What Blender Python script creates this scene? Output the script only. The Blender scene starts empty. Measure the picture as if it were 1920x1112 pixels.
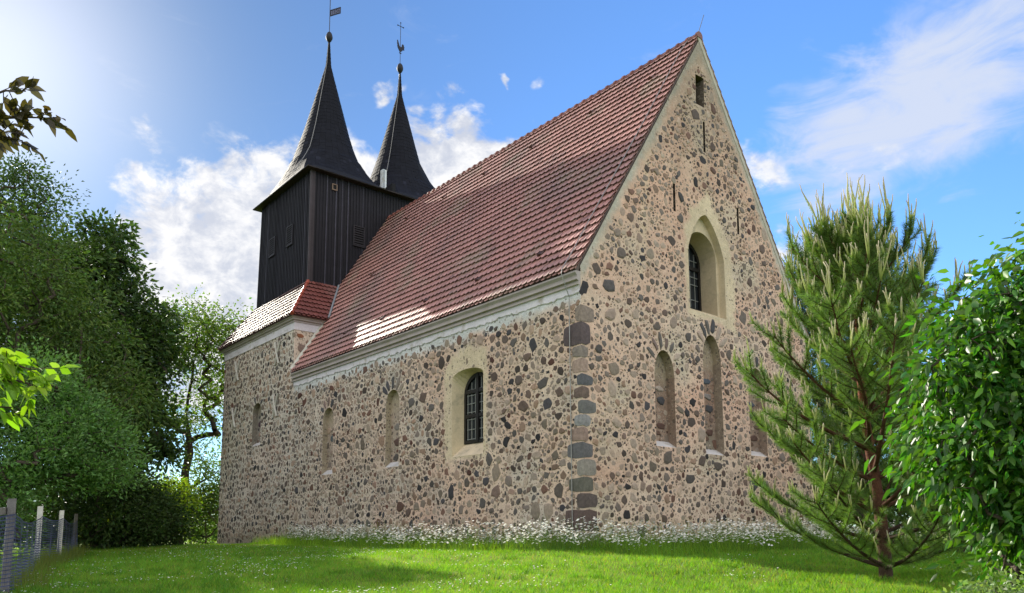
import bpy, math, random
import numpy as np
from mathutils import Vector, noise, Matrix
from mathutils.geometry import delaunay_2d_cdt
R = math.radians
rnd = random.Random(7)
S = bpy.context.scene

# ------------------------------------------------------------------ camera
cam_d = bpy.data.cameras.new("camera"); cam = bpy.data.objects.new("camera", cam_d)
S.collection.objects.link(cam); S.camera = cam
CAM = Vector((12.072, -12.328, 0.564))
cam_d.sensor_fit = 'HORIZONTAL'; cam_d.sensor_width = 36; cam_d.lens = 26.985
cam_d.shift_x = 0.0057; cam_d.shift_y = 0.12851
cam_d.clip_start = .05; cam_d.clip_end = 6000
cr, cu, cf = Vector((.64032, .7681, -.00384)), Vector((.10121, -.07942, .99169)), Vector((-.76141, .63539, .12859))
cam.matrix_world = Matrix(((cr.x, cu.x, -cf.x, CAM.x), (cr.y, cu.y, -cf.y, CAM.y), (cr.z, cu.z, -cf.z, CAM.z), (0, 0, 0, 1)))

# ------------------------------------------------------------------ light
SUN_EL = 28.3
SUN_AZ = 176.65                       # degrees counter-clockwise from +X: the sun stands in the west
S.view_settings.view_transform = 'Standard'; S.view_settings.look = 'None'
S.view_settings.gamma = 1; S.view_settings.exposure = 0.85
sd = Vector((math.cos(R(SUN_AZ)) * math.cos(R(SUN_EL)), math.sin(R(SUN_AZ)) * math.cos(R(SUN_EL)), math.sin(R(SUN_EL))))
sl = bpy.data.lights.new("sun", 'SUN'); sl.energy = 5.0; sl.angle = R(.5); sl.color = (1, .93, .8)
so = bpy.data.objects.new("sun", sl); S.collection.objects.link(so)
so.rotation_euler = sd.to_track_quat('Z', 'Y').to_euler(); so.location = (-60, 3, 40)

W = bpy.data.worlds.new("World"); S.world = W; W.use_nodes = True
def build_world():
    nt = W.node_tree; N = nt.nodes; L = nt.links; N.clear()
    def node(t, **k):
        n = N.new(t)
        for a, b in k.items(): setattr(n, a, b)
        return n
    def M(op, a, b=None, c=None, clamp=False):
        n = node('ShaderNodeMath', operation=op); n.use_clamp = clamp
        for i, v in enumerate((a, b, c)):
            if v is None: continue
            if isinstance(v, (int, float)): n.inputs[i].default_value = v
            else: L.new(v, n.inputs[i])
        return n.outputs[0]
    def mixc(f, a, b, mode='MIX'):
        n = node('ShaderNodeMix', data_type='RGBA', blend_type=mode)
        for k, v in ((0, f), (6, a), (7, b)):
            if isinstance(v, (int, float)): n.inputs[k].default_value = v
            elif isinstance(v, tuple): n.inputs[k].default_value = v
            else: L.new(v, n.inputs[k])
        return n.outputs[2]
    def ramp(v, lo, hi):
        n = node('ShaderNodeMapRange', interpolation_type='SMOOTHSTEP')
        L.new(v, n.inputs[0]); n.inputs[1].default_value = lo; n.inputs[2].default_value = hi
        return n.outputs[0]
    tc = node('ShaderNodeTexCoord'); d = tc.outputs['Generated']
    sep = node('ShaderNodeSeparateXYZ'); L.new(d, sep.inputs[0])
    az = M('MULTIPLY', M('ARCTAN2', sep.outputs[1], sep.outputs[0]), 57.2958)
    el = M('MULTIPLY', M('ARCSINE', sep.outputs[2]), 57.2958)
    sky = node('ShaderNodeTexSky', sky_type='NISHITA', sun_disc=False, sun_elevation=R(SUN_EL), sun_rotation=R(90 - SUN_AZ),
               altitude=60, air_density=1.0, dust_density=.35, ozone_density=2.0)
    skyc = mixc(1.0, sky.outputs[0], (1.38, 2.05, 2.8, 1), 'MULTIPLY')
    vd = node('ShaderNodeVectorMath', operation='DOT_PRODUCT'); L.new(d, vd.inputs[0]); vd.inputs[1].default_value = sd
    cosg = M('MAXIMUM', vd.outputs['Value'], 0.)
    calm = M('SUBTRACT', 1., M('MULTIPLY', M('POWER', cosg, 4.), .745))
    vs_ = node('ShaderNodeVectorMath', operation='SCALE'); L.new(skyc, vs_.inputs[0]); L.new(calm, vs_.inputs['Scale']); skyc = vs_.outputs[0]
    def nz(scale, detail, rough, sx=1, sy=1, sz=1, off=(0, 0, 0), dist=0.):
        mp = node('ShaderNodeMapping'); L.new(d, mp.inputs[0]); mp.inputs['Scale'].default_value = (sx, sy, sz); mp.inputs['Location'].default_value = off
        n = node('ShaderNodeTexNoise'); L.new(mp.outputs[0], n.inputs[0])
        n.inputs['Scale'].default_value = scale; n.inputs['Detail'].default_value = detail; n.inputs['Roughness'].default_value = rough
        n.inputs['Distortion'].default_value = dist
        return n.outputs[0]
    wa, we = nz(5, 5, .6, 1, 1, 1.4, (1.3, .2, .7)), nz(6, 5, .6, 1, 1, 1.4, (.1, 2.2, .3))
    az = M('ADD', az, M('MULTIPLY', M('SUBTRACT', wa, .5), 13.)); el = M('ADD', el, M('MULTIPLY', M('SUBTRACT', we, .5), 7.))
    def blob(a0, e0, ra, re, amp, sh=0.):
        da = M('SUBTRACT', az, a0); de = M('SUBTRACT', M('SUBTRACT', el, e0), M('MULTIPLY', da, sh))
        q = M('ADD', M('POWER', M('ABSOLUTE', M('DIVIDE', da, ra)), 2.), M('POWER', M('ABSOLUTE', M('DIVIDE', de, re)), 2.))
        return M('MULTIPLY', M('MAXIMUM', M('SUBTRACT', 1., q), 0.), amp)
    def allmax(bs):
        o = bs[0]
        for b in bs[1:]: o = M('MAXIMUM', o, b)
        return o
    n1 = nz(15, 9, .6, 1, 1, 1.5, dist=.25); n2 = nz(7, 6, .6, 1, 1, 1.6, (3, 1, 2))
    n3 = nz(26, 7, .62, 1, 1, 1.5, (.06, 0, -.05), dist=.3)
    bank = allmax([blob(159, 18, 13, 10.5, 1.3), blob(151, 20.5, 12, 8.6, 1.7), blob(145, 22.3, 11.5, 8, 2.2), blob(168, 13, 11, 9, 1.1), blob(166.8, 26.3, 2.2, 1.5, .62, .1),
                   blob(167, 22.8, 4.2, 1.8, .75, .2), blob(120.6, 24.3, 3.2, 2.2, .62), blob(117.5, 18.6, 5.2, 2.8, 1.0), blob(138.5, 29.5, 2.6, 1.0, .44), blob(135.2, 31.4, 1.4, .7, .4),
                   blob(145.3, 30.2, 1.8, 1.2, .62), blob(150, 30.6, 2.4, .8, .6), blob(139.5, 32, .8, .5, .5), blob(131, 28.5, 4, 2.2, .5, .15), blob(112, 24.6, 7, 1.3, .5, .12)])
    dens = ramp(M('ADD', bank, M('MULTIPLY', M('MULTIPLY', M('SUBTRACT', n1, .5), 3.2), M('MINIMUM', M('MULTIPLY', bank, 2.), 1.))), .28, .98)
    # wispy high cloud on the northern side
    ci = nz(9, 8, .62, 1.0, 1.0, 2.6, (0, 0, .4), dist=.9)
    wis = allmax([blob(109, 27.5, 14, 6.8, 1.25, -.28), blob(116, 23.6, 8, 3.2, .9, .1), blob(104, 31, 10, 4, 1.0, -.2), blob(113, 25.5, 9, 4.6, 1.15, -.1)])
    wd = M('MULTIPLY', ramp(M('ADD', wis, M('MULTIPLY', M('SUBTRACT', ci, .5), 2.2)), .15, 1.35), .92)
    # unseen sky: broken bright cumulus added east and south to light the shaded walls
    away = M('MULTIPLY', ramp(sep.outputs[0], -.1, .4), 1.)
    awayd = M('MULTIPLY', M('MULTIPLY', ramp(n2, .30, .50), away), ramp(M('MULTIPLY', sep.outputs[2], 57.), 2., 10.))
    away2 = M('MULTIPLY', M('MULTIPLY', ramp(n2, .30, .52), ramp(M('MULTIPLY', sep.outputs[1], -1.), .1, .5)), ramp(M('MULTIPLY', sep.outputs[2], 57.), 2., 10.))
    shade = ramp(M('ADD', M('MULTIPLY', n3, .6), M('MULTIPLY', n1, .5)), .44, .66)
    core = M('MULTIPLY', ramp(dens, .5, 1.), .85)
    cc = mixc(shade, (5.7, 6.1, 7.1, 1), (9.2, 9.2, 9.3, 1))
    c1 = mixc(dens, skyc, cc)
    c1 = mixc(wd, c1, (6.3, 6.9, 8.3, 1))
    c1 = mixc(awayd, c1, (16, 15.6, 15.2, 1))
    c1 = mixc(M('MULTIPLY', away2, .9), c1, (16, 15.6, 15.2, 1))
    # bright air round the sun itself
    glow = M('POWER', cosg, 95.)
    c1 = mixc(1.0, c1, mixc(glow, (0, 0, 0, 1), (5.0, 4.2, 3.4, 1)), 'ADD')
    bg = node('ShaderNodeBackground'); L.new(c1, bg.inputs[0]); bg.inputs[1].default_value = .062
    out = node('ShaderNodeOutputWorld'); L.new(bg.outputs[0], out.inputs[0])
build_world()

# ------------------------------------------------------------------ helpers
def lin(r, g, b):
    f = lambda c: (c / 255 / 12.92) if c <= 10 else ((c / 255 + .055) / 1.055) ** 2.4
    return (f(r), f(g), f(b))
def mulc(c, k): return (c[0] * k, c[1] * k, c[2] * k)
def mixl(a, b, t): return tuple(a[i] * (1 - t) + b[i] * t for i in range(3))

class MB:
    def __init__(s): s.v = []; s.c = []; s.f = []; s.m = []
    def add(s, vs, fs, col=(1, 1, 1), mat=0):
        o = len(s.v); s.v += [tuple(v) for v in vs]
        s.c += list(col) if (len(col) and isinstance(col[0], (tuple, list))) else [col] * len(vs)
        for f in fs: s.f.append([i + o for i in f]); s.m.append(mat)
    def box(s, a, b, col=(1, 1, 1), mat=0):
        x0, y0, z0 = a; x1, y1, z1 = b
        s.add([(x0, y0, z0), (x1, y0, z0), (x1, y1, z0), (x0, y1, z0), (x0, y0, z1), (x1, y0, z1), (x1, y1, z1), (x0, y1, z1)],
              [(3, 2, 1, 0), (4, 5, 6, 7), (0, 1, 5, 4), (1, 2, 6, 5), (2, 3, 7, 6), (3, 0, 4, 7)], col, mat)
    def hexa(s, p, col=(1, 1, 1), mat=0):     # eight corners, same order as box
        s.add(p, [(3, 2, 1, 0), (4, 5, 6, 7), (0, 1, 5, 4), (1, 2, 6, 5), (2, 3, 7, 6), (3, 0, 4, 7)], col, mat)
    def tube(s, pts, rad, n=6, col=(1, 1, 1), mat=0, cap=True):
        pts = [Vector(p) for p in pts]
        if isinstance(rad, (int, float)): rad = [rad] * len(pts)
        rings = []; vs = []
        up = Vector((.31, .17, .93))
        for i, p in enumerate(pts):
            d = (pts[min(i + 1, len(pts) - 1)] - pts[max(i - 1, 0)])
            d = d.normalized() if d.length > 1e-9 else Vector((0, 0, 1))
            a = d.cross(up)
            if a.length < 1e-3: a = d.cross(Vector((1, 0, 0)))
            a.normalize(); b = d.cross(a)
            for k in range(n):
                t = 2 * math.pi * k / n
                vs.append(p + (a * math.cos(t) + b * math.sin(t)) * rad[i])
        fs = [(i * n + k, i * n + (k + 1) % n, (i + 1) * n + (k + 1) % n, (i + 1) * n + k) for i in range(len(pts) - 1) for k in range(n)]
        if cap: fs += [tuple(range(n))[::-1], tuple(range((len(pts) - 1) * n, len(pts) * n))]
        s.add(vs, fs, col, mat)
    def build(s, name, mats, parent=None, smooth=False):
        me = bpy.data.meshes.new(name); me.from_pydata(s.v, [], s.f)
        if not isinstance(mats, (list, tuple)): mats = [mats]
        for m in mats: me.materials.append(m)
        me.polygons.foreach_set('material_index', s.m)
        a = me.color_attributes.new('Col', 'FLOAT_COLOR', 'POINT')
        c = np.ones((len(s.v), 4), np.float32); c[:, :3] = np.array(s.c, np.float32).reshape(-1, 3); a.data.foreach_set('color', c.ravel())
        if smooth: me.polygons.foreach_set('use_smooth', [True] * len(s.f))
        me.update()
        o = bpy.data.objects.new(name, me); S.collection.objects.link(o)
        if parent: o.parent = parent
        return o
def np_obj(name, V, F, C, mat, parent=None, smooth=False):   # V (n,3), F (m,k), C (n,3)
    me = bpy.data.meshes.new(name); n, m, k = len(V), len(F), F.shape[1]
    me.vertices.add(n); me.vertices.foreach_set('co', np.ascontiguousarray(V, np.float32).ravel())
    me.loops.add(m * k); me.loops.foreach_set('vertex_index', np.ascontiguousarray(F, np.int32).ravel())
    me.polygons.add(m); me.polygons.foreach_set('loop_start', np.arange(m, dtype=np.int32) * k)
    me.polygons.foreach_set('use_smooth', np.full(m, smooth))
    me.materials.append(mat)
    a = me.color_attributes.new('Col', 'FLOAT_COLOR', 'POINT')
    c = np.ones((n, 4), np.float32); c[:, :3] = C; a.data.foreach_set('color', c.ravel())
    me.update(calc_edges=True); me.validate()
    o = bpy.data.objects.new(name, me); S.collection.objects.link(o)
    if parent: o.parent = parent
    return o
def tag(o, label=None, cat=None, group=None, kind=None):
    for k, v in (('label', label), ('category', cat), ('group', group), ('kind', kind)):
        if v: o[k] = v
    return o
def empty(name, loc, label, cat, group=None):
    o = bpy.data.objects.new(name, None); S.collection.objects.link(o); o.location = loc; o.empty_display_size = .2
    return tag(o, label, cat, group)
def reparent(o, root):                       # geometry is written in world space: move it into the thing's space
    o.parent = root; o.matrix_parent_inverse = Matrix.Translation(root.location).inverted()
    return o

def material(name, rough=.8, spec=.3, attr=True, base=(1, 1, 1), noises=(), bump=None, transl=None, metal=0., spot=None, coat=0.):
    """colour = vertex colour * base, varied by noises [(scale, amount, detail)], bump (scale, strength, distance)"""
    m = bpy.data.materials.new(name); m.use_nodes = True; nt = m.node_tree; N, L = nt.nodes, nt.links
    p = N['Principled BSDF']; p.inputs['Roughness'].default_value = rough; p.inputs['Specular IOR Level'].default_value = spec
    p.inputs['Metallic'].default_value = metal
    if coat: p.inputs['Coat Weight'].default_value = coat; p.inputs['Coat Roughness'].default_value = .3
    tc = N.new('ShaderNodeTexCoord')
    if attr:
        a = N.new('ShaderNodeAttribute'); a.attribute_name = 'Col'; col = a.outputs['Color']
        mx = N.new('ShaderNodeMix'); mx.data_type = 'RGBA'; mx.blend_type = 'MULTIPLY'; mx.inputs[0].default_value = 1
        L.new(col, mx.inputs[6]); mx.inputs[7].default_value = (*base, 1); col = mx.outputs[2]
    else:
        rgb = N.new('ShaderNodeRGB'); rgb.outputs[0].default_value = (*base, 1); col = rgb.outputs[0]
    for (sc, amt, det) in noises:
        n = N.new('ShaderNodeTexNoise'); L.new(tc.outputs['Object'], n.inputs[0]); n.inputs['Scale'].default_value = sc; n.inputs['Detail'].default_value = det
        n.inputs['Roughness'].default_value = .6
        mr = N.new('ShaderNodeMapRange'); L.new(n.outputs[0], mr.inputs[0]); mr.inputs[1].default_value = .3; mr.inputs[2].default_value = .7
        mr.inputs[3].default_value = 1 - amt; mr.inputs[4].default_value = 1 + amt
        vm = N.new('ShaderNodeVectorMath'); vm.operation = 'SCALE'; L.new(col, vm.inputs[0]); L.new(mr.outputs[0], vm.inputs['Scale']); col = vm.outputs[0]
    for sp in ([spot] if spot else []):       # blotches of a second colour: (scale, lo, hi, colour)
        n = N.new('ShaderNodeTexNoise'); L.new(tc.outputs['Object'], n.inputs[0]); n.inputs['Scale'].default_value = sp[0]; n.inputs['Detail'].default_value = 7
        n.inputs['Roughness'].default_value = .65
        mr = N.new('ShaderNodeMapRange'); L.new(n.outputs[0], mr.inputs[0]); mr.inputs[1].default_value = sp[1]; mr.inputs[2].default_value = sp[2]
        mx = N.new('ShaderNodeMix'); mx.data_type = 'RGBA'; L.new(mr.outputs[0], mx.inputs[0]); L.new(col, mx.inputs[6]); mx.inputs[7].default_value = (*sp[3], 1); col = mx.outputs[2]
    L.new(col, p.inputs['Base Color'])
    if bump:
        n = N.new('ShaderNodeTexNoise'); L.new(tc.outputs['Object'], n.inputs[0]); n.inputs['Scale'].default_value = bump[0]; n.inputs['Detail'].default_value = 6
        n.inputs['Roughness'].default_value = .65
        b = N.new('ShaderNodeBump'); b.inputs['Strength'].default_value = bump[1]; b.inputs['Distance'].default_value = bump[2]
        L.new(n.outputs[0], b.inputs['Height']); L.new(b.outputs[0], p.inputs['Normal'])
    if transl:
        t = N.new('ShaderNodeBsdfTranslucent'); mx = N.new('ShaderNodeMix'); mx.data_type = 'RGBA'; mx.blend_type = 'MULTIPLY'; mx.inputs[0].default_value = 1
        L.new(col, mx.inputs[6]); mx.inputs[7].default_value = (*transl[1], 1); L.new(mx.outputs[2], t.inputs[0])
        ms = N.new('ShaderNodeMixShader'); ms.inputs[0].default_value = transl[0]
        L.new(p.outputs[0], ms.inputs[1]); L.new(t.outputs[0], ms.inputs[2]); L.new(ms.outputs[0], N['Material Output'].inputs[0])
    return m
MAT = dict(
    mortar=material('lime_mortar', .95, .15, noises=((1.1, .12, 4), (9, .13, 5), (60, .12, 3)), bump=(26, .7, .03)),
    stone=material('fieldstone', .75, .3, noises=((14, .22, 4), (70, .2, 4)), bump=(45, .5, .012)),
    plaster=material('pale_plaster', .9, .2, noises=((2.2, .1, 5), (25, .08, 4)), spot=(2.6, .54, .74, lin(150, 141, 124)), bump=(40, .3, .008)),
    tile=material('clay_tile', .55, .36, noises=((1.3, .12, 4), (40, .12, 3)), spot=(.55, .53, .72, lin(140, 128, 112)), bump=(30, .25, .006)),
    tile_dull=material('dull_clay_tile', .52, .34, noises=((1.3, .15, 4), (40, .12, 3)), bump=(30, .25, .006)),
    tile_east=material('red_clay_tile', .5, .4, noises=((3, .15, 4), (40, .12, 3)), bump=(30, .25, .006)),
    board=material('dark_weathered_board', .72, .3, noises=((3, .2, 5), (40, .2, 3)), bump=(20, .4, .01)),
    shingle=material('slate_shingle', .75, .12, noises=((2, .15, 4), (40, .2, 3)), bump=(30, .4, .01)),
    metal=material('dark_metal', .6, .3),
    wire=material('galvanised_wire', .5, .5, metal=.5),
    frame=material('black_painted_frame', .45, .4),
    glass=material('old_window_glass', .3, .25, noises=((6, .3, 3),)),
    bark=material('bark', .9, .15, noises=((5, .2, 5), (40, .3, 4)), bump=(30, .9, .03)),
    leaf=material('leaf', .45, .45, transl=(.38, (1.5, 1.75, .55))),
    dark_leaf=material('shaded_leaf', .5, .3, transl=(.22, (1.5, 1.7, .55))),
    gloss_leaf=material('dogwood_leaf', .42, .5, transl=(.4, (1.6, 1.7, .5))),
    needle=material('pine_needle', .5, .35, transl=(.35, (1.3, 1.5, .6))),
    grass=material('grass_blade', .6, .25, transl=(.5, (1.95, 1.6, .4))),
    petal=material('daisy_petal', .7, .2, transl=(.3, (1, 1, 1))),
    wood=material('grey_weathered_wood', .85, .2, noises=((6, .2, 5), (60, .2, 3)), bump=(40, .5, .01)),
    net=material('plastic_net', .6, .3),
    soil=material('lawn_soil', .95, .1, noises=((.9, .15, 5), (6, .2, 6), (60, .25, 4)), bump=(30, .6, .03)),
)

def rubble(m):                                # half-buried chips showing through the mortar
    nt = m.node_tree; N, L = nt.nodes, nt.links; p = N['Principled BSDF']; src = p.inputs['Base Color'].links[0].from_socket; tc = [n for n in N if n.type == 'TEX_COORD'][0]
    col = src; hs = []
    for sc, lo, hi, c, amt in ((6.5, .14, .44, lin(122, 108, 98), .8), (13., .10, .40, lin(104, 94, 86), .75), (30., .1, .36, lin(128, 112, 98), .5)):
        wn = N.new('ShaderNodeTexNoise'); L.new(tc.outputs['Object'], wn.inputs[0]); wn.inputs['Scale'].default_value = sc * 1.6; wn.inputs['Detail'].default_value = 3
        wv = N.new('ShaderNodeVectorMath'); wv.operation = 'MULTIPLY_ADD'; L.new(wn.outputs['Color'], wv.inputs[0]); wv.inputs[1].default_value = (.55 / sc,) * 3; L.new(tc.outputs['Object'], wv.inputs[2])
        v = N.new('ShaderNodeTexVoronoi'); L.new(wv.outputs[0], v.inputs['Vector']); v.inputs['Scale'].default_value = sc
        sep = N.new('ShaderNodeSeparateColor'); L.new(v.outputs['Color'], sep.inputs[0])
        th = N.new('ShaderNodeMapRange'); L.new(sep.outputs[0], th.inputs[0]); th.inputs[1].default_value = .35; th.inputs[2].default_value = 1; th.inputs[3].default_value = lo; th.inputs[4].default_value = hi
        df = N.new('ShaderNodeMath'); df.operation = 'SUBTRACT'; L.new(th.outputs[0], df.inputs[0]); L.new(v.outputs['Distance'], df.inputs[1])
        ms = N.new('ShaderNodeMapRange'); L.new(df.outputs[0], ms.inputs[0]); ms.inputs[1].default_value = 0; ms.inputs[2].default_value = .07; ms.inputs[3].default_value = 0; ms.inputs[4].default_value = amt
        tn = N.new('ShaderNodeMapRange'); L.new(sep.outputs[1], tn.inputs[0]); tn.inputs[3].default_value = .6; tn.inputs[4].default_value = 1.35
        cc = N.new('ShaderNodeVectorMath'); cc.operation = 'SCALE'; cc.inputs[0].default_value = c; L.new(tn.outputs[0], cc.inputs['Scale'])
        mx = N.new('ShaderNodeMix'); mx.data_type = 'RGBA'; L.new(ms.outputs[0], mx.inputs[0]); L.new(col, mx.inputs[6]); L.new(cc.outputs[0], mx.inputs[7]); col = mx.outputs[2]
    n = N.new('ShaderNodeTexNoise'); L.new(tc.outputs['Object'], n.inputs[0]); n.inputs['Scale'].default_value = 13; n.inputs['Detail'].default_value = 6; n.inputs['Roughness'].default_value = .7
    mr = N.new('ShaderNodeMapRange'); L.new(n.outputs[0], mr.inputs[0]); mr.inputs[1].default_value = .56; mr.inputs[2].default_value = .7; mr.inputs[4].default_value = .6
    mx = N.new('ShaderNodeMix'); mx.data_type = 'RGBA'; L.new(mr.outputs[0], mx.inputs[0]); L.new(col, mx.inputs[6]); mx.inputs[7].default_value = (*lin(222, 208, 194), 1); col = mx.outputs[2]
    L.new(col, p.inputs['Base Color'])
rubble(MAT['mortar'])

# ------------------------------------------------------------------ ground
CP = np.array([(-22.6, 0, -.11), (-15, 0, .03), (-8, 0, .1), (0, 0, .13), (0, 5, .12), (0, 10, .1), (-10, 5, .06), (-20, 5, -.05), (-24.5, -1.5, -.15), (-18, -2.5, -.06), (-8, -3, -.02), (-2, -2, .02),
    (3.5, -.7, .0), (7.5, -.9, -.17), (6.9, -.95, -.2), (7, -3.4, -.25), (5.2, -5.3, -.24), (2.75, -8, -.26), (1, -5, -.12), (-5, -6, -.12), (.3, -10.8, -.24), (-6.4, -9.5, -.17), (-9.3, -8.6, -.17),
    (-15.4, -7.1, -.16), (-20, -5, -.14), (9.5, -4.2, -.3), (9, -9, -.62), (12, -12.3, -1.0), (14, -14, -1.1), (6, -13, -.6), (-30, -5, -.9), (-30, 3, -.9), (-42, 0, -1.5), (-40, -15, -1.5), (-18, -16, -.5),
    (10, 12, -.2), (20, 5, -.6), (20, -20, -1.3), (-10, 25, -.4), (-30, 20, -1.0), (0, -25, -1.1), (30, 25, -1.2), (60, 0, -1.6), (0, 60, -1.6), (-60, -40, -1.8), (0, -60, -1.6), (-70, 30, -1.8)], float)
def gnp(x, y):
    x = np.asarray(x, float); y = np.asarray(y, float)
    d2 = (x[..., None] - CP[:, 0]) ** 2 + (y[..., None] - CP[:, 1]) ** 2
    w = 1 / (d2 + 1.2) ** 1.8
    return (w * CP[:, 2]).sum(-1) / w.sum(-1)
def g(x, y): return float(gnp(np.array([x]), np.array([y]))[0])

def build_ground():
    rs = [0]; r = .5
    while r < 4000: rs.append(r); r *= 1.045 if r < 60 else 1.25
    na = 220; V = []; C = []
    for i, r in enumerate(rs):
        for k in range(na if i else 1):
            t = 2 * math.pi * k / na; V.append((CAM.x - 6 + r * math.cos(t), CAM.y + 5 + r * math.sin(t)))
    P = np.array(V); Z = gnp(P[:, 0], P[:, 1])
    nzv = np.array([noise.noise((x * .35, y * .35, 0)) for x, y in P]); n2 = np.array([noise.noise((x * 1.6, y * 1.6, 4)) for x, y in P])
    Z = Z + .012 * n2
    ca, cb, cd = np.array(lin(80, 102, 26)), np.array(lin(108, 126, 36)), np.array(lin(96, 100, 46))
    t = np.clip(.5 + nzv, 0, 1)[:, None]; C = ca * (1 - t) + cb * t
    t2 = np.clip(n2 * .9, 0, .5)[:, None]; C = C * (1 - t2) + cd * t2
    V3 = np.c_[P, Z]; F = []
    for k in range(na): F.append((0, 1 + k, 1 + (k + 1) % na, 0))
    tri = [(0, 1 + k, 1 + (k + 1) % na) for k in range(na)]
    quads = [(1 + (i - 1) * na + k, 1 + i * na + k, 1 + i * na + (k + 1) % na, 1 + (i - 1) * na + (k + 1) % na) for i in range(1, len(rs) - 1) for k in range(na)]
    mb = MB(); mb.v = [tuple(v) for v in V3]; mb.c = [tuple(c) for c in C]; mb.f = [list(x) for x in tri + quads]; mb.m = [0] * len(mb.f)
    o = mb.build('ground', MAT['soil'], smooth=True); tag(o, kind='structure')
build_ground()

# ------------------------------------------------------------------ church: shared dimensions
NX, NW = -15.4, 10.0                    # west end of the nave, width of the church
BX0, BX1 = -22.95, -15.5                # west block
EAVE_Z, EAVE_Y, RIDGE_Z = 6.456, -.16, 14.52
SL = (RIDGE_Z - EAVE_Z) / (NW / 2 - EAVE_Y)
TX0b, TX0t, TX1, TY0, TY1 = -22.48, -22.28, -16.97, 1.19, 9.02
TZ0, TZ1 = 10.79, 15.72
church = empty('village_church', (0, 0, 0), "fieldstone village church with red tiled roof and dark twin-spired timber tower", "church")

def inpoly(px, py, poly):
    px = np.asarray(px); py = np.asarray(py); r = np.zeros(px.shape, bool); n = len(poly); j = n - 1
    for i in range(n):
        xi, yi = poly[i]; xj, yj = poly[j]
        c = ((yi > py) != (yj > py)) & (px < (xj - xi) * (py - yi) / (yj - yi + 1e-12) + xi)
        r ^= c; j = i
    return r
def arch(u0, u1, z0, zs, zt, n=10, pointed=False, seg=False):
    """outline, counter-clockwise: sill left, sill right, up, arch, down"""
    c, h = (u0 + u1) / 2, (u1 - u0) / 2
    pts = [(u0, z0), (u1, z0)]
    for k in range(n + 1):
        t = math.pi * k / n
        if pointed:
            s = math.cos(t); e = max(0., 1 - abs(s) ** 1.55) ** .78
            pts.append((c + h * s, zs + (zt - zs) * e))
        elif seg: pts.append((c + h * math.cos(t), zs + (zt - zs) * math.sin(t)))
        else: pts.append((c + h * math.cos(t), zs + (zt - zs) * math.sin(t)))
    return pts

def wall_sheet(mb, outline, holes, to3, colf, step=.16, amp=.016, mat=0):
    ov = list(outline); ed = []; n = len(ov)
    def dens(poly):                       # densify straight edges so that colour follows the wall
        o = []
        for i, a in enumerate(poly):
            b = poly[(i + 1) % len(poly)]; L = math.dist(a, b); k = max(1, int(L / .35))
            o += [(a[0] + (b[0] - a[0]) * j / k, a[1] + (b[1] - a[1]) * j / k) for j in range(k)]
        return o
    ov = dens(ov); n = len(ov); ed = [(i, (i + 1) % n) for i in range(n)]
    fixed = n
    for h in holes:
        o = len(ov); ov += h; ed += [(o + i, o + (i + 1) % len(h)) for i in range(len(h))]
    fixed = len(ov)
    us = [p[0] for p in outline]; vs = [p[1] for p in outline]
    G = [(u + rnd.uniform(-.3, .3) * step, v + rnd.uniform(-.3, .3) * step) for u in np.arange(min(us) + step * .6, max(us), step) for v in np.arange(min(vs) + step * .6, max(vs), step)]
    A = np.array(G); ok = inpoly(A[:, 0], A[:, 1], outline)
    for h in holes: ok &= ~inpoly(A[:, 0], A[:, 1], h)
    ov += [tuple(p) for p in A[ok]]
    r = delaunay_2d_cdt([Vector(p) for p in ov], ed, [], 0, 1e-5)
    V = [(p.x, p.y) for p in r[0]]; Fs = r[2]
    orig = r[3]
    cen = np.array([[sum(V[i][k] for i in f) / len(f) for k in (0, 1)] for f in Fs])
    keep = inpoly(cen[:, 0], cen[:, 1], outline)
    for h in holes: keep &= ~inpoly(cen[:, 0], cen[:, 1], h)
    pv = []; pc = []
    for i, (u, v) in enumerate(V):
        isf = any(q < fixed for q in orig[i]) if orig[i] else True
        dd = 0 if isf else amp * (noise.noise((u * 1.3, v * 1.3, 3)) + .6 * noise.noise((u * 4, v * 4, 9)))
        pv.append(to3(u, v, dd)); pc.append(colf(u, v))
    mb.add(pv, [f for f, k in zip(Fs, keep) if k], pc, mat)
def loft(mb, A, B, to3, da, db, col, mat=0, closed=True):
    n = len(A); vs = [to3(u, v, da) for u, v in A] + [to3(u, v, db) for u, v in B]
    mb.add(vs, [(i, (i + 1) % n, n + (i + 1) % n, n + i) for i in range(n if closed else n - 1)], col, mat)
def cap(mb, A, to3, d, col, mat=0):
    mb.add([to3(u, v, d) for u, v in A], [tuple(range(len(A)))], col, mat)

def stone_col(r=None):
    r = r or rnd
    P = [(lin(92, 88, 86), 3.4), (lin(114, 105, 99), 4), (lin(108, 92, 84), 3), (lin(114, 88, 77), 1.2), (lin(142, 120, 104), 2.2), (lin(66, 65, 70), 1.3), (lin(132, 122, 110), 2.6), (lin(84, 74, 69), 2), (lin(96, 66, 57), .4), (lin(48, 46, 49), .8)]
    t = r.random() * sum(w for _, w in P)
    for c, w in P:
        t -= w
        if t <= 0: break
    k = r.uniform(.52, 1.18)
    return (c[0] * k * 1.06, c[1] * k, c[2] * k * .97)

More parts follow.
